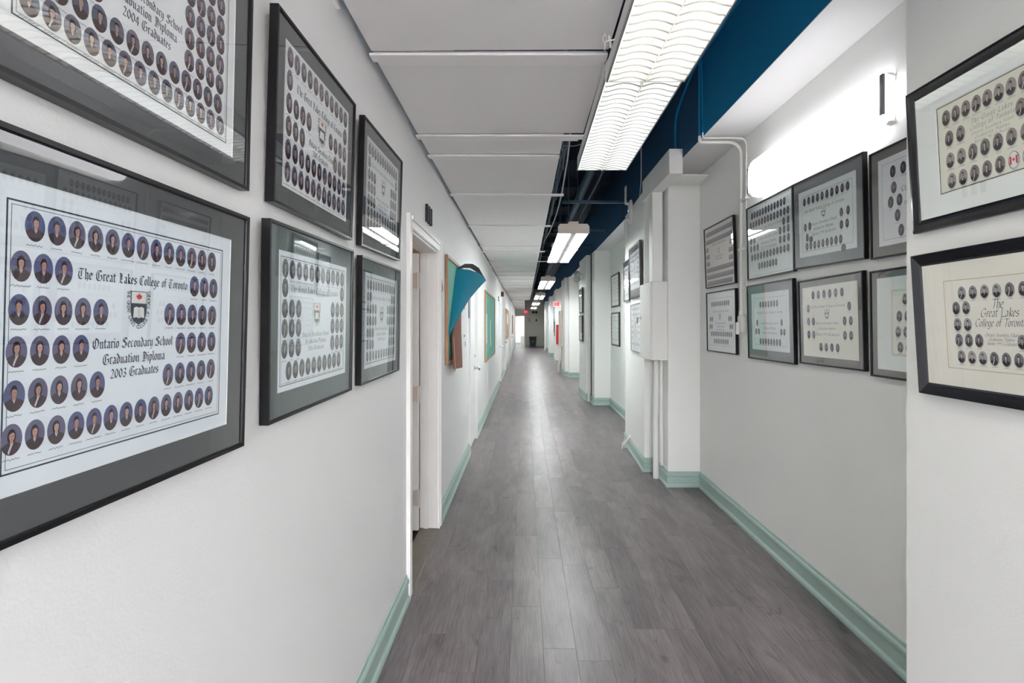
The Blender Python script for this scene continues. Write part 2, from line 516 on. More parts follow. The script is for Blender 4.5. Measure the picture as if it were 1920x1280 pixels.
struct(sweep([(-0.77, END + 4), (1.2, END + 4)], -1).build('baseboard_end', SAGE))

# ------------------------------------------------------------------ setting: dropped ceiling boards
ceil = struct(link('ceiling', None))
CZ = 2.6
seams = [-3.6, -2.7, -1.7, -0.72, 0.2, 1.14, 2.067, 2.95, 3.31, 4.29, 5.62, 7.13, 7.6, 8.8, 9.6, 10.5, 11.4, 12.3, 13.2, 14.1]
yy = 14.1
while yy < END - 0.9:
    yy += 1.22; seams.append(yy)
seams[-1] = END
for i in range(len(seams) - 1):
    a, b = seams[i], seams[i + 1]
    xr = 0.335 if b <= 3.0 else (0.225 if b < 23 else 0.0)
    xr2 = 0.225 if abs(b - 3.31) < 0.01 else xr
    xl = LX + (0.03 if b < 16 else 0.035 + 0.03 * random.random())
    z = CZ + random.uniform(-0.004, 0.004)
    pb = MB()
    tilt = random.uniform(-0.006, 0.006)
    pts = [(xl, a + 0.012, z), (xr, a + 0.012, z + tilt), (xr2, b - 0.018, z + tilt), (xl, b - 0.014, z)]
    n = len(pb.v)
    pb.v += pts + [(p[0], p[1], p[2] + 0.014) for p in pts]
    for q in ((3, 2, 1, 0), (4, 5, 6, 7), (0, 1, 5, 4), (1, 2, 6, 5), (2, 3, 7, 6), (3, 0, 4, 7)):
        pb.f.append(tuple(n + k for k in q)); pb.m.append(0)
    pb.build('ceiling_panel', CEIL, ceil)
    # folded strip carrying the seam, some of them running past the boards
    ext = {2.95: 0.355, 4.29: 0.326, 5.62: 0.287, 7.6: 0.30, 8.8: 0.42}.get(b, xr)
    s = MB()
    zb = z - 0.012
    s.box(LX + 0.018, ext, b - 0.004, b + 0.05, zb, zb + 0.010)
    s.box(LX + 0.036, xr - 0.02, b + 0.055, b + 0.085, zb + 0.004, zb + 0.012)
    s.build('seam_strip', BARW, ceil)
# edge angle along the left wall, broken here and there
s = MB()
for a, b in ((-3.6, 1.75), (7.0, 9.9), (10.2, 15.0)):
    s.box(LX, LX + 0.014, a, b, CZ - 0.02, CZ - 0.012)
s.build('edge_angle', BARW, ceil)

# ------------------------------------------------------------------ setting: doors on the left wall
def door(name, a, b, leaf='closed', depth=0.125, number=None):
    d = struct(link(name, None, None, (LX, a, 0)))
    wd = b - a
    c = MB()   # moulded casing on the corridor side, local x 0..0.02 proud of the wall
    cw = 0.072
    for (y0, y1) in ((-cw, 0.0), (wd, wd + cw)):
        c.box(0, 0.014, y0, y1, 0, DH + cw)
        e0, e1 = (y0, y0 + 0.022) if y0 < 0 else (y1 - 0.022, y1)
        c.box(0.014, 0.022, e0, e1, 0, DH + cw)
        i0, i1 = (y1 - 0.016, y1 - 0.004) if y0 < 0 else (y0 + 0.004, y0 + 0.016)
        c.box(0.014, 0.018, i0, i1, 0, DH + 0.01)
    c.box(0, 0.0139, 0, wd, DH, DH + cw)
    c.box(0.0139, 0.0219, 0, wd, DH + cw - 0.022, DH + cw - 0.0001)
    c.box(0.0139, 0.0179, 0, wd, DH + 0.004, DH + 0.016)
    c.build('casing', TRIMW, d)
    j = MB()
    j.box(-depth, 0.0, 0.0, 0.012, 0, DH); j.box(-depth, 0.0, wd - 0.012, wd, 0, DH); j.box(-depth, 0.0, 0.012, wd - 0.012, DH - 0.012, DH)
    j.box(-depth + 0.03, -depth + 0.062, 0.012, 0.024, 0, DH - 0.012); j.box(-depth + 0.03, -depth + 0.062, wd - 0.024, wd - 0.012, 0, DH - 0.012)
    j.build('jamb', TRIMW, d)
    t = MB(); t.prism([(-0.13, 0.0), (0.02, 0.0), (0.012, 0.008), (-0.12, 0.012)], 'y', 0.012, wd - 0.012)
    t.build('threshold', mat('worn_threshold', rgb(120, 112, 104), 0.5, var=0.2, scale=20), d)
    if leaf == 'open':
        l = MB(); l.bbox(-depth - 0.80, -depth - 0.002, wd - 0.062, wd - 0.024, 0.01, DH - 0.02, 0.003)
        l.build('door_leaf', DOORW, d)
        for z in (0.25, 1.0, 1.82):
            h = MB(); h.box(-depth - 0.04, -depth + 0.012, wd - 0.067, wd - 0.0625, z - 0.055, z + 0.055)
            h.tube([(-depth - 0.006, wd - 0.068, z - 0.06), (-depth - 0.006, wd - 0.068, z + 0.06)], 0.006, 8)
            h.build('hinge', mat('painted_hinge', rgb(222, 214, 208), 0.4, 0.3), d)
    else:
        l = MB(); l.bbox(-0.05, -0.012, 0.014, wd - 0.014, 0.012, DH - 0.014, 0.003)
        l.build('door_leaf', DOORW, d)
        k = MB()
        ky = 0.08 if leaf == 'near' else wd - 0.08
        k.lathe([(0.030, -0.012), (0.030, -0.004), (0.012, 0.0), (0.011, 0.028), (0.026, 0.034), (0.030, 0.048), (0.024, 0.062), (0.008, 0.066)], (0, ky, 0.94), 18, axis='x')
        k.build('door_knob', CHROME, d, smooth=True)
        k = MB(); k.lathe([(0.016, -0.012), (0.016, 0.0), (0.006, 0.004)], (0, ky, 1.10), 14, axis='x')
        k.build('deadbolt', CHROME, d, smooth=True)
    return d
door('door_1', 2.86, 3.77, 'open')
door('door_2', 5.96, 6.74, 'far')
door('door_3', 12.75, 13.55, 'far')
door('door_4', 16.0, 16.75, 'far')
door('door_5', 23.7, 24.4, 'far')
# bare frame round the doorway in the end wall
e = MB(); e.box(-0.04, 0.02, END - 0.02, END, 0, 2.16); e.box(-0.645, -0.04, END - 0.02, END, 2.10, 2.16)
struct(e.build('trim_1', TRIMW))
# box-out of white boards at the top of the first column, with stepped ledge
bx = struct(link('trim_2', None))
e = MB(); e.box(1.203, 1.3139, 4.26, 5.24, 2.76, 2.965); e.build('duct_box', WALL_R, bx)
for k in range(5):
    e = MB(); y0 = 4.34 + 0.078 * k
    e.bbox(1.30, 1.56 + 0.012 * k, y0, y0 + 0.05, 2.764 + 0.006 * k, 2.778 + 0.006 * k, 0.003); e.build('ledge_board', WALL_R, bx)

# ------------------------------------------------------------------ lettering: broad-nib pen strokes
def mn(x, t=1.0, b=0.0): return [(x - .08, t - .1), (x, t - .18), (x, b + .16), (x + .09, b + .06)]
STEM = [(.06, 1.4), (.14, 1.3), (.14, .16), (.23, .06)]
BL = {
 'a': (.62, [[(.1, .8), (.24, .93), (.42, .8), (.42, .16), (.52, .06)], [(.42, .55), (.14, .42), (.1, .2), (.22, .06), (.42, .18)]]),
 'c': (.52, [[(.42, .84), (.26, .93), (.1, .78), (.1, .22), (.24, .06), (.44, .18)]]),
 'd': (.62, [[(.1, 1.38), (.46, .88), (.46, .2), (.28, .05), (.1, .2), (.1, .75), (.26, .9), (.44, .8)]]),
 'e': (.53, [[(.12, .48), (.44, .62), (.4, .82), (.26, .93), (.1, .78), (.1, .22), (.24, .06), (.44, .18)]]),
 'f': (.42, [[(.44, 1.3), (.3, 1.42), (.16, 1.3), (.16, .14), (.08, .02)], [(.02, .9), (.4, .9)]]),
 'g': (.62, [[(.42, .82), (.26, .93), (.1, .78), (.1, .25), (.24, .1), (.44, .22)], [(.44, .92), (.44, -.15), (.28, -.36), (.06, -.26)]]),
 'h': (.62, [STEM, [(.14, .75), (.34, .93), (.46, .78), (.46, .05), (.34, -.18)]]),
 'i': (.33, [mn(.14), [(.1, 1.3), (.2, 1.2)]]),
 'k': (.58, [STEM, [(.14, .55), (.4, .93), (.46, .78), (.2, .52)], [(.22, .54), (.42, .14), (.54, .06)]]),
 'l': (.33, [STEM]),
 'm': (.98, [mn(.14), mn(.46), mn(.78), [(.14, .72), (.4, .94)], [(.46, .72), (.72, .94)]]),
 'n': (.66, [mn(.14), mn(.48), [(.14, .72), (.42, .94)]]),
 'o': (.58, [[(.28, .94), (.1, .78), (.1, .22), (.28, .05), (.46, .2), (.46, .76), (.28, .94)]]),
 'p': (.6, [[(.06, .92), (.14, .82), (.14, -.42)], [(.14, .78), (.32, .94), (.48, .78), (.48, .22), (.32, .06), (.14, .2)]]),
 'r': (.47, [mn(.14), [(.14, .72), (.3, .95), (.43, .82)]]),
 's': (.53, [[(.43, .82), (.28, .94), (.1, .8), (.14, .58), (.4, .42), (.43, .2), (.26, .05), (.06, .18)]]),
 't': (.42, [[(.16, 1.2), (.16, .18), (.27, .06), (.4, .15)], [(.02, .92), (.38, .92)]]),
 'u': (.65, [mn(.14), [(.46, .92), (.46, .16), (.55, .06)], [(.16, .1), (.46, .26)]]),
 'y': (.62, [mn(.14), [(.46, .94), (.46, .1), (.3, -.3), (.08, -.34)], [(.16, .08), (.46, .24)]]),
 'T': (1.02, [[(.06, 1.2), (.3, 1.36), (.86, 1.28), (1.0, 1.4)], [(.62, 1.3), (.24, 1.02), (.14, .5), (.3, .1), (.62, .05), (.88, .26)], [(.54, 1.1), (.54, .35)]]),
 'G': (1.1, [[(.9, 1.2), (.66, 1.38), (.3, 1.3), (.12, .9), (.12, .4), (.34, .06), (.7, .06), (.94, .24), (.94, .66), (.76, .78), (.6, .62)], [(.46, 1.2), (.46, .3)]]),
 'L': (.92, [[(.1, 1.3), (.28, 1.4), (.36, 1.25), (.3, .3), (.08, .06)], [(.1, .12), (.34, .22), (.6, .04), (.88, .22)], [(.54, 1.3), (.54, .45)]]),
 'C': (.94, [[(.84, 1.18), (.64, 1.38), (.3, 1.28), (.12, .9), (.12, .42), (.34, .06), (.66, .06), (.88, .28)], [(.46, 1.15), (.46, .3)]]),
 'O': (1.08, [[(.52, 1.4), (.14, 1.05), (.12, .4), (.4, .04), (.8, .2), (.95, .6), (.9, 1.1), (.52, 1.4)], [(.46, 1.2), (.46, .25)]]),
 'S': (.98, [[(.88, 1.2), (.6, 1.4), (.26, 1.28), (.2, 1.0), (.46, .8), (.8, .6), (.84, .28), (.56, .04), (.2, .1), (.04, .3)], [(.5, 1.22), (.5, .9)], [(.6, .58), (.6, .25)]]),
 'D': (1.06, [[(.06, 1.2), (.3, 1.38), (.74, 1.24), (.95, .8), (.9, .4), (.6, .06), (.08, .08)], [(.36, 1.3), (.36, .2)], [(.58, 1.1), (.58, .3)]]),
 'W': (1.22, [[(.06, 1.2), (.2, 1.38), (.24, .3), (.5, .05), (.64, .2)], [(.64, 1.38), (.64, .2), (.84, .05), (1.1, .4), (1.1, 1.0), (.9, 1.36)]]),
 'F': (.86, [[(.1, 1.25), (.4, 1.38), (.82, 1.26)], [(.36, 1.34), (.28, .2), (.1, .04)], [(.2, .75), (.66, .8)]]),
 '0': (.7, [[(.34, 1.26), (.1, .9), (.1, .36), (.34, .02), (.58, .36), (.58, .9), (.34, 1.26)]]),
 '1': (.5, [[(.12, 1.05), (.3, 1.26), (.3, .02)]]),
 '2': (.68, [[(.1, 1.0), (.28, 1.26), (.54, 1.05), (.44, .66), (.06, .06), (.62, .06)]]),
 '3': (.66, [[(.1, 1.14), (.34, 1.26), (.54, 1.02), (.28, .72), (.56, .4), (.34, .03), (.06, .16)]]),
 '4': (.7, [[(.46, .0), (.46, 1.26), (.06, .42), (.64, .42)]]),
 '5': (.66, [[(.58, 1.24), (.16, 1.24), (.14, .74), (.4, .78), (.56, .42), (.34, .03), (.06, .14)]]),
 '6': (.66, [[(.5, 1.26), (.16, .8), (.1, .36), (.34, .03), (.56, .34), (.38, .66), (.12, .5)]]),
 '8': (.66, [[(.34, 1.26), (.12, 1.0), (.52, .42), (.34, .03), (.1, .4), (.54, .98), (.34, 1.26)]]),
 '9': (.66, [[(.16, .03), (.5, .5), (.56, .94), (.34, 1.26), (.1, .94), (.3, .62), (.54, .8)]]),
 "'": (.2, [[(.12, 1.4), (.06, 1.15)]]), ' ': (.42, []),
}
IT = dict(BL)
IT.update({
 'T': (.8, [[(.0, 1.2), (.16, 1.36), (.86, 1.34)], [(.5, 1.34), (.42, .1), (.3, .02)]]),
 'G': (1.0, [[(.88, 1.2), (.66, 1.38), (.32, 1.28), (.12, .86), (.14, .36), (.38, .04), (.7, .1), (.84, .3), (.84, .6)], [(.6, .62), (.98, .62)]]),
 'L': (.8, [[(.34, 1.36), (.22, 1.3), (.26, .08), (.1, .02)], [(.2, .08), (.86, .04)]]),
 'C': (.88, [[(.86, 1.2), (.64, 1.38), (.32, 1.28), (.12, .86), (.14, .36), (.38, .04), (.66, .06), (.86, .24)]]),
 'O': (1.05, [[(.52, 1.38), (.18, 1.1), (.12, .5), (.4, .04), (.76, .2), (.94, .7), (.84, 1.2), (.52, 1.38)]]),
 'S': (.8, [[(.74, 1.22), (.5, 1.38), (.22, 1.2), (.3, .9), (.62, .6), (.62, .24), (.36, .03), (.06, .18)]]),
 'D': (1.0, [[(.1, 1.3), (.5, 1.36), (.88, 1.0), (.86, .4), (.5, .05), (.1, .06)], [(.3, 1.32), (.28, .06)]]),
 'W': (1.2, [[(.04, 1.3), (.16, 1.36), (.28, .05), (.64, 1.1), (.78, .05), (1.16, 1.36)]]),
 'l': (.3, [[(.16, 1.45), (.14, .12), (.24, .04)]]),
})
RO = {
 'T': (.92, [[(.02, 1.3), (.88, 1.3)], [(.45, 1.3), (.45, 0)]]), 'H': (1.0, [[(.12, 1.3), (.12, 0)], [(.86, 1.3), (.86, 0)], [(.12, .68), (.86, .68)]]),
 'E': (.84, [[(.12, 0), (.12, 1.3)], [(.12, 1.3), (.74, 1.3)], [(.12, .68), (.62, .68)], [(.12, 0), (.78, 0)]]),
 'G': (1.02, [[(.9, 1.08), (.56, 1.3), (.2, 1.08), (.1, .64), (.22, .2), (.56, 0), (.88, .18), (.88, .56), (.66, .56)]]),
 'R': (.94, [[(.12, 0), (.12, 1.3), (.6, 1.28), (.76, 1.0), (.58, .7), (.12, .66)], [(.46, .68), (.9, 0)]]),
 'A': (.98, [[(.02, 0), (.48, 1.3), (.94, 0)], [(.2, .44), (.76, .44)]]), 'L': (.8, [[(.12, 1.3), (.12, 0)], [(.12, 0), (.76, 0)]]),
 'K': (.96, [[(.12, 1.3), (.12, 0)], [(.82, 1.3), (.14, .62)], [(.36, .8), (.9, 0)]]),
 'S': (.76, [[(.66, 1.1), (.4, 1.3), (.12, 1.1), (.2, .8), (.58, .52), (.66, .22), (.38, 0), (.08, .18)]]),
 'C': (.96, [[(.88, 1.08), (.54, 1.3), (.2, 1.08), (.1, .64), (.22, .2), (.56, 0), (.88, .2)]]),
 'O': (1.06, [[(.52, 1.3), (.2, 1.1), (.1, .65), (.2, .2), (.52, 0), (.84, .2), (.94, .65), (.84, 1.1), (.52, 1.3)]]),
 'F': (.78, [[(.12, 0), (.12, 1.3)], [(.12, 1.3), (.72, 1.3)], [(.12, .68), (.6, .68)]]), 'I': (.36, [[(.18, 1.3), (.18, 0)]]),
 'N': (1.04, [[(.14, 0), (.14, 1.3), (.88, .02), (.88, 1.3)]]), 'D': (1.02, [[(.12, 0), (.12, 1.3), (.56, 1.28), (.88, .96), (.88, .34), (.56, .02), (.12, 0)]]),
 'U': (1.0, [[(.12, 1.3), (.14, .3), (.48, 0), (.82, .3), (.86, 1.3)]]), 'M': (1.16, [[(.12, 0), (.16, 1.3), (.58, .2), (1.0, 1.3), (1.04, 0)]]),
 'P': (.84, [[(.12, 0), (.12, 1.3), (.58, 1.28), (.74, .98), (.58, .66), (.12, .62)]]), 'W': (1.3, [[(.04, 1.3), (.36, .02), (.64, 1.2), (.94, .02), (1.26, 1.3)]]),
 'Y': (.92, [[(.04, 1.3), (.46, .66), (.9, 1.3)], [(.46, .66), (.46, 0)]]), ' ': (.45, []),
}
STYLES = {'black': (BL, .21, 40, 0.0, False, .03), 'spaced': (BL, .19, 40, 0.0, False, .22), 'italic': (IT, .12, 42, 0.2, True, .0), 'wide': (IT, .11, 42, 0.2, True, .26), 'roman': (RO, .15, 12, 0.0, False, .06)}
def smooth_pts(p):
    if len(p) < 3: return p
    out = []
    for i in range(len(p) - 1):
        a, b, c, d = p[max(i - 1, 0)], p[i], p[i + 1], p[min(i + 2, len(p) - 1)]
        for t in (0, .33, .66):
            t2, t3 = t * t, t * t * t
            out.append(tuple(0.5 * (2 * b[k] + (c[k] - a[k]) * t + (2 * a[k] - 5 * b[k] + 4 * c[k] - d[k]) * t2 + (3 * b[k] - a[k] - 3 * c[k] + d[k]) * t3) for k in (0, 1)))
    out.append(p[-1])
    return out
def pen_text(b, text, style, uc, v, width, y, m=0):
    """strokes of a line of lettering centred on uc with baseline v, as flat quads in the local XZ plane"""
    G, nw, na, shear, sm, track = STYLES[style]
    total = sum(G[c][0] + track for c in text if c in G)
    k = width / total
    nx, nz = nw / 2 * math.cos(math.radians(na)), nw / 2 * math.sin(math.radians(na))
    x = 0.0
    for c in text:
        if c not in G: continue
        adv, strokes = G[c]
        for st in strokes:
            st = smooth_pts(st) if sm else st
            for p, q in zip(st[:-1], st[1:]):
                c4 = [(p[0] - nx, p[1] - nz), (p[0] + nx, p[1] + nz), (q[0] + nx, q[1] + nz), (q[0] - nx, q[1] - nz)]
                # keep a minimum body for strokes running along the nib
                dx, dz = q[0] - p[0], q[1] - p[1]
                if abs(dx * nz - dz * nx) < 0.02 * nw:
                    c4 = [(p[0], p[1] - .02), (p[0], p[1] + .02), (q[0], q[1] + .02), (q[0], q[1] - .02)]
                pts = [(uc - width / 2 + (x + a + shear * h) * k, y, v + h * k) for a, h in c4]
                ar = (pts[1][0] - pts[0][0]) * (pts[2][2] - pts[0][2]) - (pts[1][2] - pts[0][2]) * (pts[2][0] - pts[0][0])
                b.poly(pts if ar > 0 else pts[::-1], m)
        x += adv + track
FONT_CACHE = {}
def block_char(ch):
    """polygons of a plain sans letter from the built-in font"""
    if ch not in FONT_CACHE:
        cu = bpy.data.curves.new('letter', 'FONT'); cu.body = ch; cu.size = 1.0; cu.resolution_u = 2
        ob = bpy.data.objects.new('letter', cu)
        COL.objects.link(ob)
        dg = bpy.context.evaluated_depsgraph_get()
        me = bpy.data.meshes.new_from_object(ob.evaluated_get(dg))
        vs = [(v.co.x, v.co.y) for v in me.vertices]
        fs = [tuple(p.vertices) for p in me.polygons]
        w_ = max([p[0] for p in vs], default=0.3)
        bpy.data.objects.remove(ob); bpy.data.curves.remove(cu); bpy.data.meshes.remove(me)
        FONT_CACHE[ch] = (vs, fs, w_)
    return FONT_CACHE[ch]
def put_char(b, ch, x, z, size, ang, y, m=0):
    vs, fs, w_ = block_char(ch)
    ca, sa = math.cos(ang), math.sin(ang)
    n = len(b.v)
    for px, pz in vs:
        px -= w_ / 2
        b.v.append((x + (px * ca - pz * sa) * size, y, z + (px * sa + pz * ca) * size))
    for f_ in fs:
        b.f.append(tuple(n + i for i in f_)); b.m.append(m)
LEAF = [(0, 1), (.14, .72), (.30, .80), (.24, .42), (.44, .62), (.50, .50), (.76, .55), (.66, .30), (.78, .22), (.40, -.10), (.45, -.25), (.06, -.20), (.05, -.55)]
LEAF = LEAF + [(-a, b_) for a, b_ in LEAF[::-1][:-1]]
def leaf_poly(b, cx, cz, s, y, m):
    c = (cx, y, cz - .05 * s)
    n = len(LEAF)
    for i in range(n):
        p, q = LEAF[i], LEAF[(i + 1) % n]
        b.poly([c, (cx + q[0] * s, y, cz + q[1] * s), (cx + p[0] * s, y, cz + p[1] * s)], m)
def crest_mesh(b, u, v, h, ring=True):
    """shield: white chief with a red leaf, dark base with an open book, name running round it. mats 0 dark, 1 white, 2 red"""
    sw, sh = h * 0.52, h * 0.80
    top = v + h * 0.5
    def shield(s, y, m, t0=0.0, t1=1.0):
        pts = []
        N = 10
        L_, R_ = [], []
        for i in range(N + 1):
            t = t0 + (t1 - t0) * i / N
            ww = sw / 2 if t < .45 else sw / 2 * math.sqrt(max(0.0, 1 - ((t - .45) / .55) ** 2.2))
            z = top - t * sh
            L_.append((u - ww * s, y, z)); R_.append((u + ww * s, y, z))
        b.poly(L_ + R_[::-1], m)
    shield(1.0, -.0003, 0)
    zt = top - sh * .02
    b.poly([(u - sw * .46, -.0005, zt), (u - sw * .46, -.0005, top - sh * .36), (u + sw * .46, -.0005, top - sh * .36), (u + sw * .46, -.0005, zt)], 1)
    leaf_poly(b, u, top - sh * .2, sw * .24, -.0007, 2)
    bw, bt, bb = sw * .34, top - sh * .46, top - sh * .80
    b.poly([(u, -.0006, bt - .02 * h), (u - bw * .5, -.0006, bt), (u - bw * .9, -.0006, bt - .03 * h), (u - bw, -.0006, bb), (u - bw * .4, -.0006, bb + .02 * h), (u, -.0006, bb - .01 * h)], 1)
    b.poly([(u, -.0006, bt - .02 * h), (u, -.0006, bb - .01 * h), (u + bw * .4, -.0006, bb + .02 * h), (u + bw, -.0006, bb), (u + bw * .9, -.0006, bt - .03 * h), (u + bw * .5, -.0006, bt)], 1)
    b.poly([(u - sw * .008, -.0008, bt - .03 * h), (u - sw * .008, -.0008, bb), (u + sw * .008, -.0008, bb), (u + sw * .008, -.0008, bt - .03 * h)], 0)
    if ring:
        txt = 'THE GREAT LAKES COLLEGE OF TORONTO'
        rx, straight = sw * .5 + h * .065, sh * .42
        rz = sh * .62 + h * .02
        P = []
        N = 60
        for i in range(N + 1): P.append((u - rx, top - straight * i / N, -PI / 2))
        for i in range(1, 2 * N):
            a = PI + PI * i / (2 * N)
            P.append((u + rx * math.cos(a), top - straight + rz * math.sin(a), math.atan2(rz * math.cos(a), -rx * math.sin(a))))
        for i in range(N + 1): P.append((u + rx, top - straight + straight * i / N, PI / 2))
        d = [0]
        for p, q in zip(P[:-1], P[1:]): d.append(d[-1] + math.hypot(q[0] - p[0], q[1] - p[1]))
        n = len(txt)
        for i, ch in enumerate(txt):
            if ch == ' ': continue
            s = d[-1] * (i + .5) / n
            k = min(range(len(d)), key=lambda j: abs(d[j] - s))
            x, z, an = P[k]
            sz = h * .135
            put_char(b, ch, x + math.sin(an) * sz * .34 * 1, z - math.cos(an) * sz * .34, sz, an, -.0003, 0)

# ------------------------------------------------------------------ portraits (flat prints of graduates in gowns)
def pal(name, bgs, gowns, skins, hairs, collar):
    return dict(name=name, bg=[mat(f'{name}_backdrop_{i}', rgb(*c), .8, var=.12, scale=160) for i, c in enumerate(bgs)],
                gown=[mat(f'{name}_gown_{i}', rgb(*c), .8, var=.1) for i, c in enumerate(gowns)],
                skin=[mat(f'{name}_skin_{i}', rgb(*c), .8, var=.03) for i, c in enumerate(skins)],
                hair=[mat(f'{name}_hair_{i}', rgb(*c), .8, var=.1) for i, c in enumerate(hairs)], collar=mat(f'{name}_collar', rgb(*collar), .8, var=.02))
PALS = {
 'colour': pal('colour', [(96, 98, 142), (108, 106, 138), (88, 96, 138)], [(70, 54, 62), (76, 60, 66)], [(206, 158, 146), (192, 142, 130)], [(32, 28, 36), (44, 34, 38)], (214, 208, 214)),
 'plum': pal('plum', [(104, 100, 122), (116, 110, 128), (96, 98, 116)], [(66, 42, 50), (74, 48, 54)], [(196, 160, 150), (184, 146, 138)], [(42, 36, 42), (54, 44, 48)], (206, 200, 204)),
 'slate': pal('slate', [(112, 116, 120), (98, 104, 110), (124, 126, 128)], [(58, 60, 64), (66, 66, 70)], [(176, 168, 164), (160, 154, 150)], [(46, 46, 50), (54, 54, 58)], (206, 206, 206)),
 'dusk': pal('dusk', [(92, 88, 108), (78, 76, 98), (104, 100, 116)], [(54, 44, 56), (64, 50, 60)], [(164, 146, 146), (150, 134, 136)], [(40, 38, 46), (48, 44, 52)], (188, 186, 192)),
 'sepia': pal('sepia', [(150, 138, 136), (132, 124, 124), (164, 154, 150)], [(66, 58, 58), (54, 50, 52)], [(196, 172, 162), (180, 156, 148)], [(38, 34, 36), (48, 42, 42)], (224, 218, 210)),
 'mono': pal('mono', [(150, 150, 156), (120, 118, 128), (168, 168, 172)], [(30, 30, 34), (36, 34, 40)], [(206, 184, 180), (190, 168, 166)], [(24, 24, 28), (30, 28, 32)], (218, 216, 218)),
}
def ell(cx, cz, rx, rz, n, a0=0, a1=360):
    return [(cx + rx * math.cos(math.radians(a0 + (a1 - a0) * i / n)), cz + rz * math.sin(math.radians(a0 + (a1 - a0) * i / n))) for i in range(n + (0 if a1 - a0 == 360 else 1))]
def portrait_mesh(P, k, vignette=False, lens='oval'):
    """unit print: half width .5, half height .5; relief layers fractions of a millimetre apart"""
    rnd = random.Random(k * 13 + 5)
    b = MB()
    def put(pts, layer, m): b.poly([(x, -layer * 0.00012, z) for x, z in pts], m)
    if vignette: put(ell(.02, -.045, .54, .53, 24), 1, 5)
    if vignette: put(ell(.02, -.05, .505, .5, 24), 1.5, 4)
    put(ell(0, 0, .5, .5, 26), 2, 0)
    # gown: shoulders cut by the oval
    lo = ell(0, 0, .496, .496, 16, 203, 337)
    dx = rnd.uniform(-.03, .03)
    put(lo + [(.30 + dx, -.13), (.12 + dx, -.07), (-.12 + dx, -.07), (-.30 + dx, -.13)], 3, 1)
    longh = k % 3 == 1
    if longh: put(ell(dx, .09, .20, .25, 14), 4, 3)
    else: put(ell(dx, .15, .165, .19, 14), 4, 3)
    put([(dx - .07, -.02), (dx - .06, -.14), (dx + .06, -.14), (dx + .07, -.02)], 5, 2)
    put([(dx - .10, -.07), (dx, -.24), (dx + .10, -.07), (dx, -.15)], 6, 4)
    put(ell(dx, .105, .128, .165, 14), 7, 2)
    part = rnd.uniform(-.06, .06)
    put([(dx - .135, .13), (dx - .12, .22), (dx - .05, .285), (dx + .06, .285), (dx + .125, .215), (dx + .135, .12), (dx + .10, .19), (dx + part, .225), (dx - .10, .185)], 8, 3)
    for sx in (-1, 1):
        put([(dx + sx * .052 - .02, .105), (dx + sx * .052 + .02, .105), (dx + sx * .052 + .02, .123), (dx + sx * .052 - .02, .123)], 8, 3)
    put([(dx - .012, .045), (dx + .012, .045), (dx, .09)], 8, 6)
    put([(dx - .04, .005), (dx + .04, .005), (dx + .03, .022), (dx - .03, .022)], 8, 6)
    if k % 4 == 3: put([(dx - .05, -.16), (dx + .02, -.2), (dx - .12, -.46), (dx - .18, -.4)], 6, 4)
    i, j = k % 3, k % 2
    lip = mat(P['name'] + '_lip', tuple(list(x * .62 for x in P['skin'][0].node_tree.nodes['Principled BSDF'].inputs['Base Color'].default_value[:3]) + [1]), .8, var=.02)
    ms = [P['bg'][i], P['gown'][j], P['skin'][(k // 2) % 2], P['hair'][j], P['collar'], INKL, lip]
    return b.mesh('portrait', ms)
PORT = {}
def portraits_of(pname, vignette):
    key = (pname, vignette)
    if key not in PORT: PORT[key] = [portrait_mesh(PALS[pname], k, vignette) for k in range(8)]
    return PORT[key]
def flag_oval():
    b = MB()
    def put(pts, l, m): b.poly([(x, -l * .00012, z) for x, z in pts], m)
    put(ell(.02, -.045, .54, .53, 24), 1, 0); put(ell(.02, -.05, .505, .5, 24), 1.5, 1)
    put(ell(0, 0, .5, .5, 26), 2, 3); put(ell(0, 0, .46, .47, 26), 3, 1)
    put([(-.40, -.24), (-.2, -.24), (-.2, .22), (-.40, .22)], 4, 2); put([(.2, -.24), (.40, -.24), (.40, .22), (.2, .22)], 4, 2)
    bb = MB(); leaf_poly(bb, 0, -.02, .17, -.0005, 2)
    b.v, n = b.v + bb.v, len(b.v)
    b.f += [tuple(i + n for i in q) for q in bb.f]; b.m += bb.m
    return b.mesh('flag_oval', [INKG, PAPERP, REDINK, INK])
FLAG_OVAL = flag_oval()

def full(n, a=.07, b=.93): return [a + (b - a) * i / max(1, n - 1) for i in range(n)]
def lr(l, r, step, a=.06, b=.94): return [a + step * i for i in range(l)] + [b - step * i for i in range(r)][::-1]
METAL_P = lambda D: [(0, 0), (0, -D), (.007, -D), (.0085, -D + .002), (.009, -D + .005), (.009, -.003)]
ROUND_P = lambda D: [(0, 0), (0, -D * .7), (.004, -D * .92), (.012, -D), (.021, -D * .97), (.029, -D * .8), (.033, -D * .62), (.037, -D * .6), (.037, -.003)]
RIDGE_P = lambda D: [(0, 0), (0, -D * .8)] + [(p, -D * (1 - .18 * (i % 2) - .006 * i)) for i, p in enumerate([.002, .005, .006, .010, .011, .015, .016, .020, .021, .025, .026, .030, .031, .035])] + [(.038, -D * .5), (.038, -.003)]
WOOD_P = lambda D: [(0, 0), (0, -D * .8), (.004, -D), (.022, -D), (.027, -D * .8), (.03, -D * .6), (.03, -.003)]
CATPIC = 'picture frame'
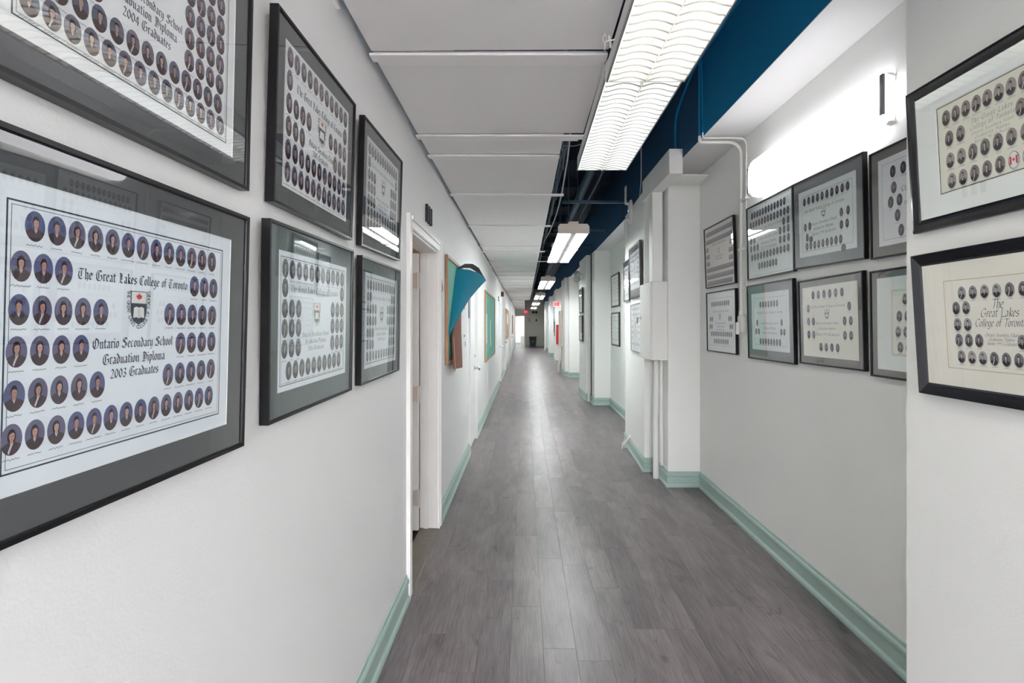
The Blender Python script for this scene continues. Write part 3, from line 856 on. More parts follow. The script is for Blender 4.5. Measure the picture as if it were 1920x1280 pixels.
def picture(label, group, side, xf, y0, y1, zb, zt, dx=0.01, roll=0.0, D=.022, prof=METAL_P, fmat=BLACKM, mats=(), paper='white',
            inset=0.0, lines=((.0, .0022), (.006, .0007)), rows=(), osz=(.027, .039), pname='slate', vign=False, joined=False, texts=(), crest=None,
            ink=INKG, captions=True, flags=(), rect=False, extra=None, ox=(0, 0)):
    """a framed composite hanging on a side wall: moulding, mat boards, print with portraits and lettering, glass"""
    Wd, H = y1 - y0, zt - zb
    sx = -1 if side == 'L' else 1
    rz = PI / 2 if side == 'L' else -PI / 2
    t = thing('framed_composite', label, CATPIC, (sx * (xf + D), (y0 + y1) / 2, zb), (math.asin(dx / H), -roll, rz), group)
    pr = prof(D)
    b = MB()
    loops = []
    for d, y in pr:
        loops.append([(-Wd / 2 + d, y, d), (Wd / 2 - d, y, d), (Wd / 2 - d, y, H - d), (-Wd / 2 + d, y, H - d)])
    for p, q in zip(loops[:-1], loops[1:]):
        for i in range(4):
            j = (i + 1) % 4
            b.poly([p[i], p[j], q[j], q[i]])
    b.build('moulding', fmat, t, fix=False)
    lip = pr[-1][0] - .002
    b = MB(); b.box(-Wd / 2 + .002, Wd / 2 - .002, -.004, -.001, .002, H - .002); b.build('backing_board', mat('brown_backing', rgb(120, 100, 80), .9), t)
    x0, x1, z0, z1 = -Wd / 2 + lip, Wd / 2 - lip, lip, H - lip
    yM = -(D - .0065)
    for mm, (l, r, bo, to) in mats:
        b = MB()
        o = [(x0, z0), (x1, z0), (x1, z1), (x0, z1)]
        x0 += l; x1 -= r; z0 += bo; z1 -= to
        i_ = [(x0, z0), (x1, z0), (x1, z1), (x0, z1)]
        e = .0012
        i2 = [(x0 + e, z0 + e), (x1 - e, z0 + e), (x1 - e, z1 - e), (x0 + e, z1 - e)]
        for k in range(4):
            j = (k + 1) % 4
            b.poly([(o[k][0], yM, o[k][1]), (o[j][0], yM, o[j][1]), (i_[j][0], yM, i_[j][1]), (i_[k][0], yM, i_[k][1])], 0)
            b.poly([(i_[k][0], yM, i_[k][1]), (i_[j][0], yM, i_[j][1]), (i2[j][0], yM + .0014, i2[j][1]), (i2[k][0], yM + .0014, i2[k][1])], 1)
        b.build('mat_board', [mm, BEVEL if mm in (MATC,) or inset < 0 else MATW], t, fix=False)
        yM += .0014
    cx, cz = (x0 + x1) / 2, (z0 + z1) / 2
    pw, ph = x1 - x0, z1 - z0
    b = MB(); b.box(-pw / 2 - .003, pw / 2 + .003, 0, .0006, -ph / 2 - .003, ph / 2 + .003)
    pp = b.build('print', PAPERS[paper], t, (cx, yM + .0004, cz))
    bw, bh = pw - 2 * inset, ph - 2 * inset
    U = lambda u: (u - .5) * bw
    V = lambda v: (v - .5) * bh
    if lines:
        b = MB()
        for off, th in lines:
            a0, a1, c0, c1 = -bw / 2 + off, bw / 2 - off, -bh / 2 + off, bh / 2 - off
            y = -.0002
            for (p0, p1, q0, q1) in ((a0, a1, c0, c0 + th), (a0, a1, c1 - th, c1), (a0, a0 + th, c0 + th, c1 - th), (a1 - th, a1, c0 + th, c1 - th)):
                b.poly([(p0, y, q0), (p1, y, q0), (p1, y, q1), (p0, y, q1)])
        b.build('border_line', ink, pp, fix=False)
    if texts:
        for (tx, style, uc, v, wfrac) in texts:
            b = MB(); pen_text(b, tx, style, U(uc), V(v), wfrac * bw, -.0002)
            b.build('lettering', ink, pp, fix=False)
    if crest:
        b = MB(); crest_mesh(b, U(crest[0]), V(crest[1]), crest[2] * bh)
        b.build('crest', [ink, PAPERP, REDINK], pp, fix=False)
    cap = MB(); strips = MB()
    pm = portraits_of(pname, vign)
    n = 0
    for ri, (v, us) in enumerate(rows):
        for ui, u in enumerate(us):
            px, pz = U(u), V(v)
            if rect:
                strips.poly([(px - osz[0] / 2, -.0002, pz - osz[1] / 2), (px + osz[0] / 2, -.0002, pz - osz[1] / 2), (px + osz[0] / 2, -.0002, pz + osz[1] / 2), (px - osz[0] / 2, -.0002, pz + osz[1] / 2)], 0)
                strips.poly([(px - osz[0] * .36, -.0003, pz - osz[1] / 2), (px + osz[0] * .36, -.0003, pz - osz[1] / 2), (px + osz[0] * .2, -.0003, pz - osz[1] * .05), (px - osz[0] * .2, -.0003, pz - osz[1] * .05)], 1)
                strips.poly([(px + osz[0] * .2 * math.cos(a), -.0004, pz + osz[1] * (.16 + .2 * math.sin(a))) for a in [k * PI / 4 for k in range(8)]], 2)
            else:
                me = FLAG_OVAL if (ri, ui) in flags else pm[(n * 5 + ri * 3 + len(label)) % 8]
                if joined:
                    base = len(strips.v)
                    for vv in me.vertices: strips.v.append((px + vv.co.x * osz[0], vv.co.y - .0001, pz + vv.co.z * osz[1]))
                    for p in me.polygons:
                        strips.f.append(tuple(base + i for i in p.vertices)); strips.m.append(p.material_index)
                else:
                    o = link('portrait', me, pp, (px, -.0001, pz))
                    o.scale = (osz[0], 1, osz[1])
            n += 1
            if captions and not joined:
                zc = pz - osz[1] * .5 - osz[1] * .13
                wl = osz[0] * random.uniform(.28, .5); k = 9
                hh = osz[1] * .026; y = -.0002
                pts = [(px - wl + 2 * wl * i / k, zc + hh * (1.1 if i % 2 else -1.1) * random.uniform(.3, 1.2)) for i in range(k + 1)]
                for p, q in zip(pts[:-1], pts[1:]):
                    cap.poly([(p[0], y, p[1] - hh * .45), (q[0], y, q[1] - hh * .45), (q[0], y, q[1] + hh * .45), (p[0], y, p[1] + hh * .45)])
    if rect and strips.f:
        P = PALS[pname]
        o = strips.build('portrait_strips', [P['bg'][0], P['gown'][0], P['skin'][0]], pp, fix=False); o['kind'] = 'stuff'
    elif joined and strips.f:
        o = strips.build('portraits', list(pm[0].materials), pp, fix=False); o['kind'] = 'stuff'
    if cap.f:
        o = cap.build('caption_lines', INKL, pp, fix=False); o['kind'] = 'stuff'
    if extra: extra(pp, U, V)
    yG = -(D - .0045)
    b = MB(); b.poly([(-Wd / 2 + lip - .001, yG, lip - .001), (Wd / 2 - lip + .001, yG, lip - .001), (Wd / 2 - lip + .001, yG, H - lip + .001), (-Wd / 2 + lip - .001, yG, H - lip + .001)])
    b.build('glass_pane', GLASS, t, fix=False)
    return t
def lines4(title_v, vs, last, wt=.54, ws=(.38, .30, .23), uc=.5, title='The Great Lakes College of Toronto', style='spaced'):
    return ((title, style, uc, title_v, wt), ('Ontario Secondary School', style, uc, vs[0], ws[0]), ('Graduation Diploma', style, uc, vs[1], ws[1]), (last, style, uc, vs[2], ws[2]))
GL = 'framed graduate composites on the left wall'
GR = 'framed graduate composites in the right wall recess'
m4 = lambda a: (a, a, a, a)
# left wall, near to far
picture('large black-framed print titled 2003 Graduates on left wall, lower foreground', GL, 'L', .62, .525, 1.1316, 1.2336, 1.738, .013, 0,
        mats=((MATG, (.052, .052, .052, .052)),), paper='blue', inset=.026, ink=INK, pname='colour', osz=(.0268, .0385),
        rows=((.915, full(13, .083, .918)), (.76, lr(3, 3, .067, .045, .935)), (.60, lr(5, 5, .0695, .042, .93)), (.445, lr(4, 4, .0695, .038, .93)), (.284, lr(5, 5, .0695, .035, .93)), (.126, full(14, .03, .92))),
        texts=(('The Great Lakes College of Toronto', 'black', .492, .735, .53), ('Ontario Secondary School', 'black', .482, .438, .385), ('Graduation Diploma', 'black', .482, .366, .30), ('2003 Graduates', 'black', .482, .302, .232)),
        crest=(.488, .605, .20))
picture('large black-framed print titled 2004 Graduates on left wall, upper foreground', GL, 'L', .62, .545, 1.1524, 1.8013, 2.30, .011, 0,
        mats=((MATG, m4(.05)),), paper='white', inset=.022, ink=INK, pname='plum', osz=(.028, .039),
        rows=((.92, full(13)), (.80, lr(3, 3, .072)), (.68, lr(4, 4, .07)), (.565, lr(4, 4, .07)), (.445, lr(4, 4, .07)), (.325, lr(4, 4, .07)), (.205, full(13)), (.085, full(14, .05, .95))),
        texts=(('The Great Lakes College of Toronto', 'black', .5, .79, .56), ('Ontario Secondary School', 'black', .5, .43, .37), ('Graduation Diploma', 'black', .5, .365, .31), ('2004 Graduates', 'black', .5, .30, .24)), crest=(.5, .62, .22))
picture('black-framed 2005 graduates print hung high, second from the left on left wall', GL, 'L', .62, 1.2626, 1.843, 1.805, 2.294, .013, 0,
        mats=((MATG, m4(.048)),), paper='white', inset=.004, lines=((.004, .0006),), ink=INK, pname='plum', osz=(.035, .053),
        rows=((.92, full(11, .06, .95)), (.757, lr(1, 1, .089, .06, .95)), (.594, lr(4, 4, .089, .06, .95)), (.431, lr(3, 3, .089, .06, .95)), (.268, full(11, .06, .95)), (.106, full(11, .06, .95))),
        texts=(('The Great Lakes College of Toronto', 'black', .52, .72, .74), ('Ontario Secondary School', 'black', .545, .42, .42), ('2005 Graduates', 'black', .52, .355, .26)), crest=(.53, .58, .24))
picture('black-framed 2006 graduates print with wide grey-green mat, left wall lower row', GL, 'L', .62, 1.237, 1.8385, 1.262, 1.762, .010, .017,
        mats=((MATG2, (.05, .05, .062, .06)),), paper='blue', inset=.014, ink=INKG, pname='slate', osz=(.035, .05),
        rows=((.91, full(11, .055, .95)), (.76, lr(1, 1, .088, .055, .95)), (.60, lr(3, 3, .088, .055, .95)), (.445, lr(3, 3, .088, .055, .95)), (.285, lr(3, 3, .088, .055, .95)), (.11, full(10, .11, .9))),
        texts=lines4(.735, (.365, .305, .245), '2006 Graduates', .74, (.42, .33, .26)), crest=(.5, .545, .22))
picture('black-framed print farthest along left wall upper row, beside the door', GL, 'L', .62, 1.947, 2.549, 1.811, 2.302, .016, .026,
        mats=((MATG, m4(.05)),), paper='white', inset=.012, ink=INK, pname='slate', osz=(.033, .046),
        rows=((.92, full(12, .06, .95)), (.78, lr(1, 1, .08, .06, .95)), (.64, lr(3, 3, .08, .06, .95)), (.50, lr(3, 3, .08, .06, .95)), (.36, lr(3, 3, .08, .06, .95)), (.22, full(11, .06, .95)), (.085, full(11, .06, .95))),
        texts=lines4(.745, (.42, .36, .30), '2007 Graduates', .74, (.42, .33, .26)), crest=(.5, .60, .22))
picture('black-framed print with tiny portraits, left wall lower row beside the door', GL, 'L', .62, 1.937, 2.533, 1.273, 1.767, .008, .010,
        mats=((MATG2, m4(.05)),), paper='blue', inset=.016, ink=INKG, pname='slate', osz=(.028, .042),
        rows=((.91, full(12, .06, .95)), (.775, lr(2, 2, .078, .06, .95)), (.635, lr(4, 4, .078, .06, .95)), (.495, lr(4, 4, .078, .06, .95)), (.355, lr(3, 3, .078, .06, .95)), (.22, lr(3, 3, .078, .06, .95)), (.085, full(11, .06, .95))),
        texts=lines4(.75, (.38, .315, .25), '2008 Graduates', .66, (.42, .33, .26)), crest=(.5, .56, .22))
# near jut of the right wall
picture("glossy black rounded frame with '94 graduates print, right foreground, upper", None, 'R', 1.195, 1.02, 1.584, 1.781, 2.211, .023, 0, D=.025, prof=ROUND_P, fmat=BLACKW,
        mats=((MATW, (.072, .072, .057, .052)),), paper='cream', inset=.003, lines=((.0, .0024),), ink=INK, pname='sepia', vign=True, osz=(.0268, .043),
        rows=((.85, full(10, .09, .93)), (.605, lr(2, 3, .108, .11, .93)), (.355, full(9, .11, .95)), (.12, full(9, .115, .96))), flags=((3, 5), (3, 6)),
        texts=(('The Great Lakes', 'wide', .487, .655, .345), ('College of Toronto', 'wide', .49, .585, .37), ('Ontario Secondary School', 'wide', .49, .53, .35), ('Graduation Diploma', 'wide', .487, .478, .285), ("Winter '94 Graduates", 'wide', .487, .432, .295)))
picture('ridged black frame with cream mat and 1993 graduates print, right foreground, lower', None, 'R', 1.195, 1.02, 1.555, 1.295, 1.711, .026, 0, D=.025, prof=RIDGE_P, fmat=RIDGE,
        mats=((MATC, (.073, .073, .05, .05)),), paper='warm', inset=.0, lines=(), ink=INK, pname='mono', vign=True, osz=(.0235, .035),
        rows=((.85, full(7, .18, .83)), (.685, lr(2, 2, .10, .115, .885)), (.50, lr(2, 2, .10, .12, .885)), (.325, lr(3, 3, .098, .125, .885)), (.14, full(8, .14, .86))),
        texts=(('The', 'italic', .5, .665, .105), ('Great Lakes', 'italic', .51, .575, .33), ('College of Toronto', 'italic', .51, .475, .44), ('Ontario Secondary School', 'italic', .52, .37, .285), ('Graduation Diploma', 'italic', .52, .325, .22), ('Winter 1993 Graduates', 'italic', .52, .28, .25)))
# recess of the right wall, far to near
picture('mat-less frame of many tiny portrait strips, right recess, topmost beside the column', GR, 'R', 1.60, 3.90, 4.53, 1.82, 2.34, .019, 0,
        paper='beige', inset=.02, lines=(), ink=INKG, pname='dusk', rect=True, osz=(.024, .036),
        rows=((.93, full(22, .03, .97)), (.79, full(22, .03, .97)), (.65, lr(2, 2, .046, .03, .97)), (.52, lr(3, 3, .046, .03, .97)), (.39, lr(3, 3, .046, .03, .97)), (.27, full(22, .03, .97)), (.14, full(22, .03, .97)), (.02, full(21, .03, .93))),
        texts=(('The Great Lakes College of Toronto', 'black', .5, .69, .5), ('Ontario Secondary School', 'black', .5, .47, .3), ('Graduation Diploma', 'black', .5, .42, .24)), crest=(.5, .575, .14))
picture('white print in thin black frame without mat, right recess, below the portrait strips', GR, 'R', 1.60, 3.88, 4.50, 1.273, 1.78, .008, 0,
        paper='white', inset=.05, lines=((0, .0015),), ink=INKG, pname='dusk', osz=(.028, .044),
        rows=((.88, full(10, .13, .83)), (.56, lr(2, 2, .075, .06, .92)), (.40, lr(2, 2, .075, .04, .96)), (.245, full(12, .09, .93)), (.09, full(8, .22, .78))),
        texts=lines4(.70, (.455, .385, .315), 'Winter 1992 Graduates', .66, (.42, .34, .36)), crest=(.47, .60, .16))
picture('pale green-white frameless-looking print, right recess under left end of the wall lamp', GR, 'R', 1.60, 3.047, 3.68, 1.82, 2.333, .011, 0,
        paper='grey', inset=.016, lines=((0, .0012),), ink=INKG, pname='dusk', osz=(.033, .049),
        rows=((.90, full(12, .10, .86)), (.765, full(13, .06, .93)), (.64, [.84, .93]), (.53, lr(2, 3, .085, .06, .93)), (.41, lr(3, 3, .085, .06, .93)), (.275, full(12, .08, .92)), (.13, full(7, .26, .66))),
        texts=lines4(.645, (.50, .425, .355), 'Fall 1992 Graduates', .62, (.44, .34, .36)))
picture('grey-matted print with sparse portraits, right recess, lower row second from column', GR, 'R', 1.60, 3.04, 3.67, 1.264, 1.779, .012, 0,
        mats=((MATL, (.055, .05, .06, .055)),), paper='white', inset=.035, lines=((0, .0012),), ink=INKG, pname='dusk', osz=(.028, .044),
        rows=((.86, full(7, .22, .74)), (.475, lr(1, 1, .085, .10, .86)), (.285, lr(2, 2, .085, .06, .93)), (.075, full(8, .20, .80))),
        texts=lines4(.66, (.435, .335, .235), 'Winter 2000 Graduates', .80, (.52, .4, .46)))
def badges(pp, U, V):
    b = MB()
    b.poly([(U(.20) + .018 * math.cos(a), -.003, V(.20) + .018 * math.sin(a)) for a in [k * PI / 8 for k in range(16)]], 0)
    b.poly([(U(.20) + .007 * math.cos(a), -.0032, V(.205) + .009 * math.sin(a)) for a in [k * PI / 8 for k in range(16)]], 1)
    b.poly([(U(.84) + .019 * math.cos(a), -.003, V(-.06) + .019 * math.sin(a)) for a in [k * PI / 8 for k in range(16)]], 0)
    b.poly([(U(.84) + .010 * math.cos(a), -.0032, V(-.06) + .006 * math.sin(a)) for a in [k * PI / 8 for k in range(16)]], 1)
    b.build('round_sticker', [MATG, MATL], pp, fix=False)
picture('grey-matted Spring 1998 print hanging askew, right recess, directly under the lamp', GR, 'R', 1.60, 2.411, 3.05, 1.82, 2.322, .018, -.028,
        mats=((MATL, (.055, .055, .055, .06)),), paper='grey', inset=.03, lines=((0, .0014),), ink=INKG, pname='dusk', osz=(.028, .046),
        rows=((.90, full(10, .06, .92)), (.52, [.80, .92]), (.44, [.07, .17]), (.32, [.80, .90]), (.25, [.11]), (.09, full(9, .10, .78))),
        texts=lines4(.69, (.435, .345, .255), 'Spring 1998 Graduates', .80, (.52, .4, .48), .46), crest=(.46, .60, .19), extra=badges)
picture('cream print with thin grey mat and widely spaced portraits, right recess lower row middle', GR, 'R', 1.60, 2.413, 2.983, 1.279, 1.756, .010, .006,
        mats=((MATT, (.032, .038, .04, .035)),), paper='warm', inset=.012, lines=(), ink=INKG, pname='dusk', osz=(.030, .046),
        rows=((.90, full(6, .20, .76)), (.70, lr(1, 1, .1, .09, .88)), (.50, lr(2, 2, .105, .09, .90)), (.30, lr(2, 2, .105, .09, .90)), (.12, full(4, .34, .66))),
        texts=lines4(.70, (.455, .375, .285), 'Winter 1993 Graduates', .68, (.44, .34, .46), .47), crest=(.47, .59, .17))
picture('taupe-matted print lettered in roman capitals, right recess, upper row at the corner', GR, 'R', 1.60, 1.72, 2.371, 1.797, 2.281, .012, -.012,
        mats=((MATT, (.045, .045, .045, .04)),), paper='white', inset=.025, lines=((0, .001),), ink=INK, pname='dusk', osz=(.034, .052),
        rows=((.87, full(7, .13, .87)), (.66, lr(1, 1, .1, .14, .86)), (.48, lr(2, 2, .105, .10, .90)), (.29, lr(1, 1, .1, .18, .82)), (.09, full(7, .22, .78))),
        texts=(('THE GREAT LAKES', 'roman', .56, .70, .52), ('COLLEGE OF TORONTO', 'roman', .56, .57, .66), ('ONTARIO SECONDARY SCHOOL', 'roman', .56, .40, .60), ('GRADUATION DIPLOMA', 'roman', .56, .34, .44), ('WINTER', 'roman', .5, .28, .2)))
picture('print with wide white inner mat inside grey mat, right recess, lower row at the corner', GR, 'R', 1.60, 1.72, 2.371, 1.264, 1.747, .006, 0,
        mats=((MATT, (.035, .035, .03, .03)), (MATW, (.085, .085, .065, .055))), paper='warm', inset=.006, lines=((0, .0012),), ink=INKG, pname='mono', vign=True, osz=(.032, .046),
        rows=((.86, full(6, .20, .82)), (.60, lr(2, 2, .12, .11, .89)), (.36, lr(3, 3, .12, .09, .91)), (.12, full(7, .12, .88))),
        texts=(('The Great Lakes', 'italic', .56, .60, .46), ('College of Toronto', 'italic', .56, .49, .5)))
# first column panel and second recess (small in the picture)
PT = math.atan2(1.285 - 1.223, 6.55 - 5.24)
def far_picture(label, y0, y1, zb, zt, xf, dx, fmat, prof, D, mats, paper, rz_add=0.0, n=10):
    t = picture(label, 'framed prints farther down the right wall', 'R', xf, y0, y1, zb, zt, dx, 0, D=D, prof=prof, fmat=fmat, mats=mats, paper=paper, inset=.012,
                lines=(), ink=INKG, pname='dusk', joined=True, osz=(.026, .034), rows=((.92, full(n)), (.8, full(n)), (.66, lr(2, 2, .08)), (.53, lr(3, 3, .08)), (.40, lr(3, 3, .08)), (.27, lr(2, 2, .08)), (.14, full(n))),
                texts=lines4(.72, (.42, .36, .30), '1999 Graduates', .6, (.4, .32, .26)), crest=(.5, .56, .2))
    t.rotation_euler.z += rz_add
    return t
far_picture('dark-framed print leaning out high on the first column, beside the white box', 5.30, 6.0, 1.80, 2.385, 1.213, .015, DARKW, WOOD_P, .024, ((MATL, (.03, .03, .07, .05)),), 'white', -PT)
far_picture('pale silver-framed print half hidden behind the white electrical box', 5.34, 5.98, 1.20, 1.735, 1.222, .006, SILVER, METAL_P, .02, (), 'white', -PT)
far_picture('narrow white print at far edge of the first column', 6.08, 6.5, 1.79, 2.285, 1.246, .006, BLACKM, METAL_P, .016, ((MATG, (.008, .008, .008, .06)),), 'white', -PT, 6)
far_picture('upper of the two dark-framed prints in the second wall recess', 8.56, 9.30, 1.815, 2.385, 1.572, .012, DARKW, WOOD_P, .024, (), 'beige')
far_picture('lower of the two dark-framed prints in the second wall recess', 8.56, 9.30, 1.135, 1.72, 1.572, .006, DARKW, WOOD_P, .024, (), 'grey')
far_picture('upper dark-framed print on the second column, seen edge on', 10.55, 11.15, 1.75, 2.28, 1.182, .008, DARKW, WOOD_P, .022, (), 'white')
far_picture('lower dark-framed print on the second column, seen edge on', 10.55, 11.15, 1.16, 1.70, 1.182, .004, DARKW, WOOD_P, .022, (), 'white')

# ------------------------------------------------------------------ lights
T_WARM = emit('warm_white_tube', (1.0, 0.98, 0.93, 1), LOUVER_TUBE)
T_COOL = emit('cool_white_tube', (0.90, 0.95, 1.0, 1), LOUVER_TUBE)
FILL_PANEL = emit('fill_panel', (0.94, 0.97, 1.0, 1), LOBBY_FILL)
T_BARE = emit('bare_tube', (0.90, 0.97, 1.0, 1), TUBE)
# louvred fixtures: four-foot units end to end
def louver_light(y0, y1, tubes, label, slot):
    cx, hw, zb = 0.49, 0.157, 2.497
    t = thing('louver_light', label, 'ceiling light', (cx, (y0 + y1) / 2, zb), (0, 0, -0.008), 'louvred fluorescent fixtures in a row')
    L = (y1 - y0) / 2 - .002
    h = MB()   # housing: sheet-metal trough
    prof = [(-hw, 0), (-hw, .08), (-hw + .03, .12), (hw - .03, .12), (hw, .08), (hw, 0)]
    inner = [(-hw + .003, 0), (-hw + .003, .078), (-hw + .032, .116), (hw - .032, .116), (hw - .003, .078), (hw - .003, 0)]
    for (p, q), (r, s_) in zip(zip(prof[:-1], prof[1:]), zip(inner[:-1], inner[1:])):
        h.poly([(p[0], -L, p[1]), (q[0], -L, q[1]), (q[0], L, q[1]), (p[0], L, p[1])])
        h.poly([(r[0], -L, r[1]), (s_[0], -L, s_[1]), (s_[0], L, s_[1]), (r[0], L, r[1])])
    for e in (-hw, hw - .003): h.box(e, e + .003, -L, L, -.002, .001)
    h.build('housing', LOUV, t)
    for e in (-L, L):
        c = MB(); c.prism(inner, 'y', e - .001, e + .001); c.build('end_plate', LOUV, t)
    for sx in (-1, 1):
        c = MB(); c.box(sx * hw - (.0 if sx < 0 else -.0) - .001 * (1 if sx > 0 else 3), sx * hw + .001 * (3 if sx > 0 else 1), -L, L, -.004, .012); c.build('side_rail', SILVER, t)
        c = MB(); c.tube([(sx * .078, -L + .02, .088), (sx * .078, L - .02, .088)], .013, 10); c.build('tube', tubes, t, smooth=True)
    c = MB(); c.prism([(-.002, -.006), (.002, -.006), (.016, .05), (-.016, .05)], 'y', -L + .002, L - .002); c.build('spine', BLADE, t)
    n = 25
    if slot not in LOUV_MESH:
        for sx in (-1, 1):
            b = MB(); K = 6
            lo, hi = [], []
            for i in range(K + 1):
                u = i / K
                x = sx * (.003 + u * (hw - .009))
                z = -.004 + .013 * math.sin(PI * min(1, u * 1.15))
                yb = .004 * math.sin(PI * u)
                lo.append((x, .004 - yb, z)); hi.append((x, -.006 - yb, .040))
            mid = [(p[0], (p[1] + q[1]) / 2 + .004, (p[2] + q[2]) / 2) for p, q in zip(lo, hi)]
            b.grid([lo, mid, hi])
            e0 = [(p[0], p[1] - .001, p[2] - .005) for p in lo]; e1 = [(p[0], p[1] + .001, p[2] - .005) for p in lo]
            t0 = [(p[0], p[1] - .001, p[2] + .0004) for p in lo]; t1 = [(p[0], p[1] + .001, p[2] + .0004) for p in lo]
            b.grid([t0, e0, e1, t1], 1)
            LOUV_MESH[(slot, sx)] = b.mesh('louver_blade', [BLADE, EDGE], True)
        LOUV_MESH[slot] = True
    for i in range(n):
        for sx in (-1, 1):
            link('louver_blade', LOUV_MESH[(slot, sx)], t, (0, -L + (i + .5) * 2 * L / n, 0))
    return t
LOUV_MESH = {}
lv = [louver_light(0.88, 2.10, T_WARM, 'warm white louvred fluorescent fixture, nearer half of the pair at top', 0),
      louver_light(2.10, 3.30, T_COOL, 'cool white louvred fluorescent fixture, farther half of the pair at top', 0)]
def chain(t, x, y, z0, z1, name='hanging_chain'):
    b = MB(); z, k = z0, 0
    while z < z1:
        pts = []
        for i in range(9):
            a = 2 * PI * i / 8
            d = .008 * math.cos(a); pts.append((x + (d if k % 2 else 0), y + (0 if k % 2 else d), z + .016 * math.sin(a)))
        b.tube(pts, .0018, 5, cap=False)
        z += .026; k += 1
    b.build(name, WHITE, t)
chain(lv[-2], -.19, .45, .06, 1.45)
b = MB(); b.tube([(-.165, .46, .06), (-.19, .47, .25), (-.2, .45, .6), (-.2, .45, 1.45)], .006, 6); b.build('power_cord', WHITE, lv[-2])
b = MB(); b.tube([(-.15, .42, .07), (-.19, .45, .075)], .003, 5); b.build('hook', WHITE, lv[-2])
b = MB(); b.tube([(0, -.4, .09), (0, -.4, 1.5)], .004, 6); b.build('hanging_rod', NAVY2, lv[-1])
# open strip lights with two bare tubes and a folded reflector
ORD = ['first', 'second', 'third', 'fourth', 'fifth']
def strip_light(y0, y1, i, part):
    cx, zb = 0.535, 2.50
    t = thing('strip_light', f'{part} open two-tube fluorescent strip light of the {ORD[i]} pair down the corridor', 'ceiling light', (cx, (y0 + y1) / 2, zb), (0, 0, 0), 'open strip lights hung along the corridor')
    L = (y1 - y0) / 2
    r = MB()
    pr = [(-.17, .012), (-.12, .068), (-.06, .074), (0, .030), (.06, .074), (.12, .068), (.17, .012)]
    for p, q in zip(pr[:-1], pr[1:]):
        r.poly([(p[0], -L, p[1]), (q[0], -L, q[1]), (q[0], L, q[1]), (p[0], L, p[1])])
        r.poly([(p[0], -L, p[1] + .003), (q[0], -L, q[1] + .003), (q[0], L, q[1] + .003), (p[0], L, p[1] + .003)])
    r.build('reflector', WHITE, t)
    c = MB(); c.bbox(-.055, .055, -L + .01, L - .01, .078, .135, .004); c.build('channel', CREAM, t)
    for e in (-L, L):
        c = MB(); c.prism([(-.172, .004), (-.172, .075), (-.15, .105), (.15, .105), (.172, .075), (.172, .004), (.165, -.003), (-.165, -.003)], 'y', e - .004, e + .004); c.build('end_plate', CREAM, t)
    c = MB(); c.bbox(-.03, .03, -L + .006, L - .006, -.004, .05, .004); c.build('ballast_cover', WHITE, t)
    for sx in (-1, 1):
        c = MB(); c.tube([(sx * .088, -L + .03, .028), (sx * .088, L - .03, .028)], .0165, 10); c.build('tube', T_BARE, t, smooth=True)
        for e in (-L + .018, L - .018):
            c = MB(); c.bbox(sx * .088 - .014, sx * .088 + .014, e - .011, e + .011, .012, .07, .003); c.build('lamp_holder', WHITE, t)
    for sy in (-.85, .85):
        c = MB(); c.tube([(-.05 if sy < 0 else .04, sy * L, .13), (-.05 if sy < 0 else .04, sy * L, DECK - zb)], .006, 6); c.build('hanging_rod', NAVY2, t)
for i, y in enumerate((5.60, 11.7, 17.5, 23.3, 29.2)):
    strip_light(y, y + 1.25, i, 'nearer')
    strip_light(y + 1.32, y + 2.60, i, 'farther')
# wrap-around wall lamp
t = thing('wall_lamp', 'long rounded glowing white lamp mounted high on the right recess wall', 'wall lamp', (1.624, 2.87, 2.49))
b = MB(); b.bbox(-.055, 0, -.64, .64, -.115, .115, .012); b.build('base_pan', WHITE, t)
b = MB()
rows = []
K, R = 8, .075
def rr(hy, hz, x):
    out = []
    for (cy, cz, a0) in ((hy - R, hz - R, 0), (-hy + R, hz - R, 90), (-hy + R, -hz + R, 180), (hy - R, -hz + R, 270)):
        for i in range(K + 1):
            a = math.radians(a0 + 90 * i / K)
            out.append((x, cy + R * math.cos(a), cz + R * math.sin(a)))
    return out + [out[0]]
for hy, hz, x in ((.655, .125, -.02), (.66, .128, -.045), (.655, .124, -.075), (.64, .11, -.095), (.60, .085, -.104)):
    rows.append(rr(hy, hz, x))
b.grid(rows); b.poly(rows[-1][:-1])
b.build('diffuser', emit('lit_acrylic', (0.97, 0.97, 1.0, 1), WALL_LAMP), t, smooth=True)
b = MB(); b.box(-.088, -.078, -.672, -.652, -.085, .09); b.build('end_clip', SILVER, t)
b = MB(); b.box(-.088, -.078, .652, .672, -.085, .09); b.build('end_clip', SILVER, t)
# lamp in the little room behind the open door
t = thing('room_light', 'round ceiling lamp in the room behind the open first door', 'ceiling light', (-1.5, 3.2, 2.33))
b = MB(); b.lathe([(.17, .05), (.17, .07)], n=20); b.build('base_plate', WHITE, t)
b = MB(); b.lathe([(.05, 0), (.12, .012), (.155, .04), (.155, .0499)], n=20); b.build('diffuser', emit('side_room_lamp', (1.0, 0.9, 0.78, 1), 2.0), t, smooth=True)
# fill panels added on the unseen lobby ceiling to light the corridor
for i, x_ in enumerate((-2.6, -0.1, 2.4)):
    for j, y_ in enumerate((-9.6, -7.3, -5.0)):
        t = thing('fill_light', ('left', 'middle', 'right')[i] + ' square fill panel of the ' + ('rear', 'centre', 'front')[j] + ' row, added unseen behind the viewpoint', 'ceiling light', (x_, y_, 2.70), (0, 0, 0), 'added fill panels')
        b = MB(); b.bbox(-.95, .95, -.95, .95, .008, .05, .004); b.build('frame', WHITE, t)
        b = MB(); b.box(-.9, .9, -.9, .9, 0, .0075); b.build('diffuser', FILL_PANEL, t)
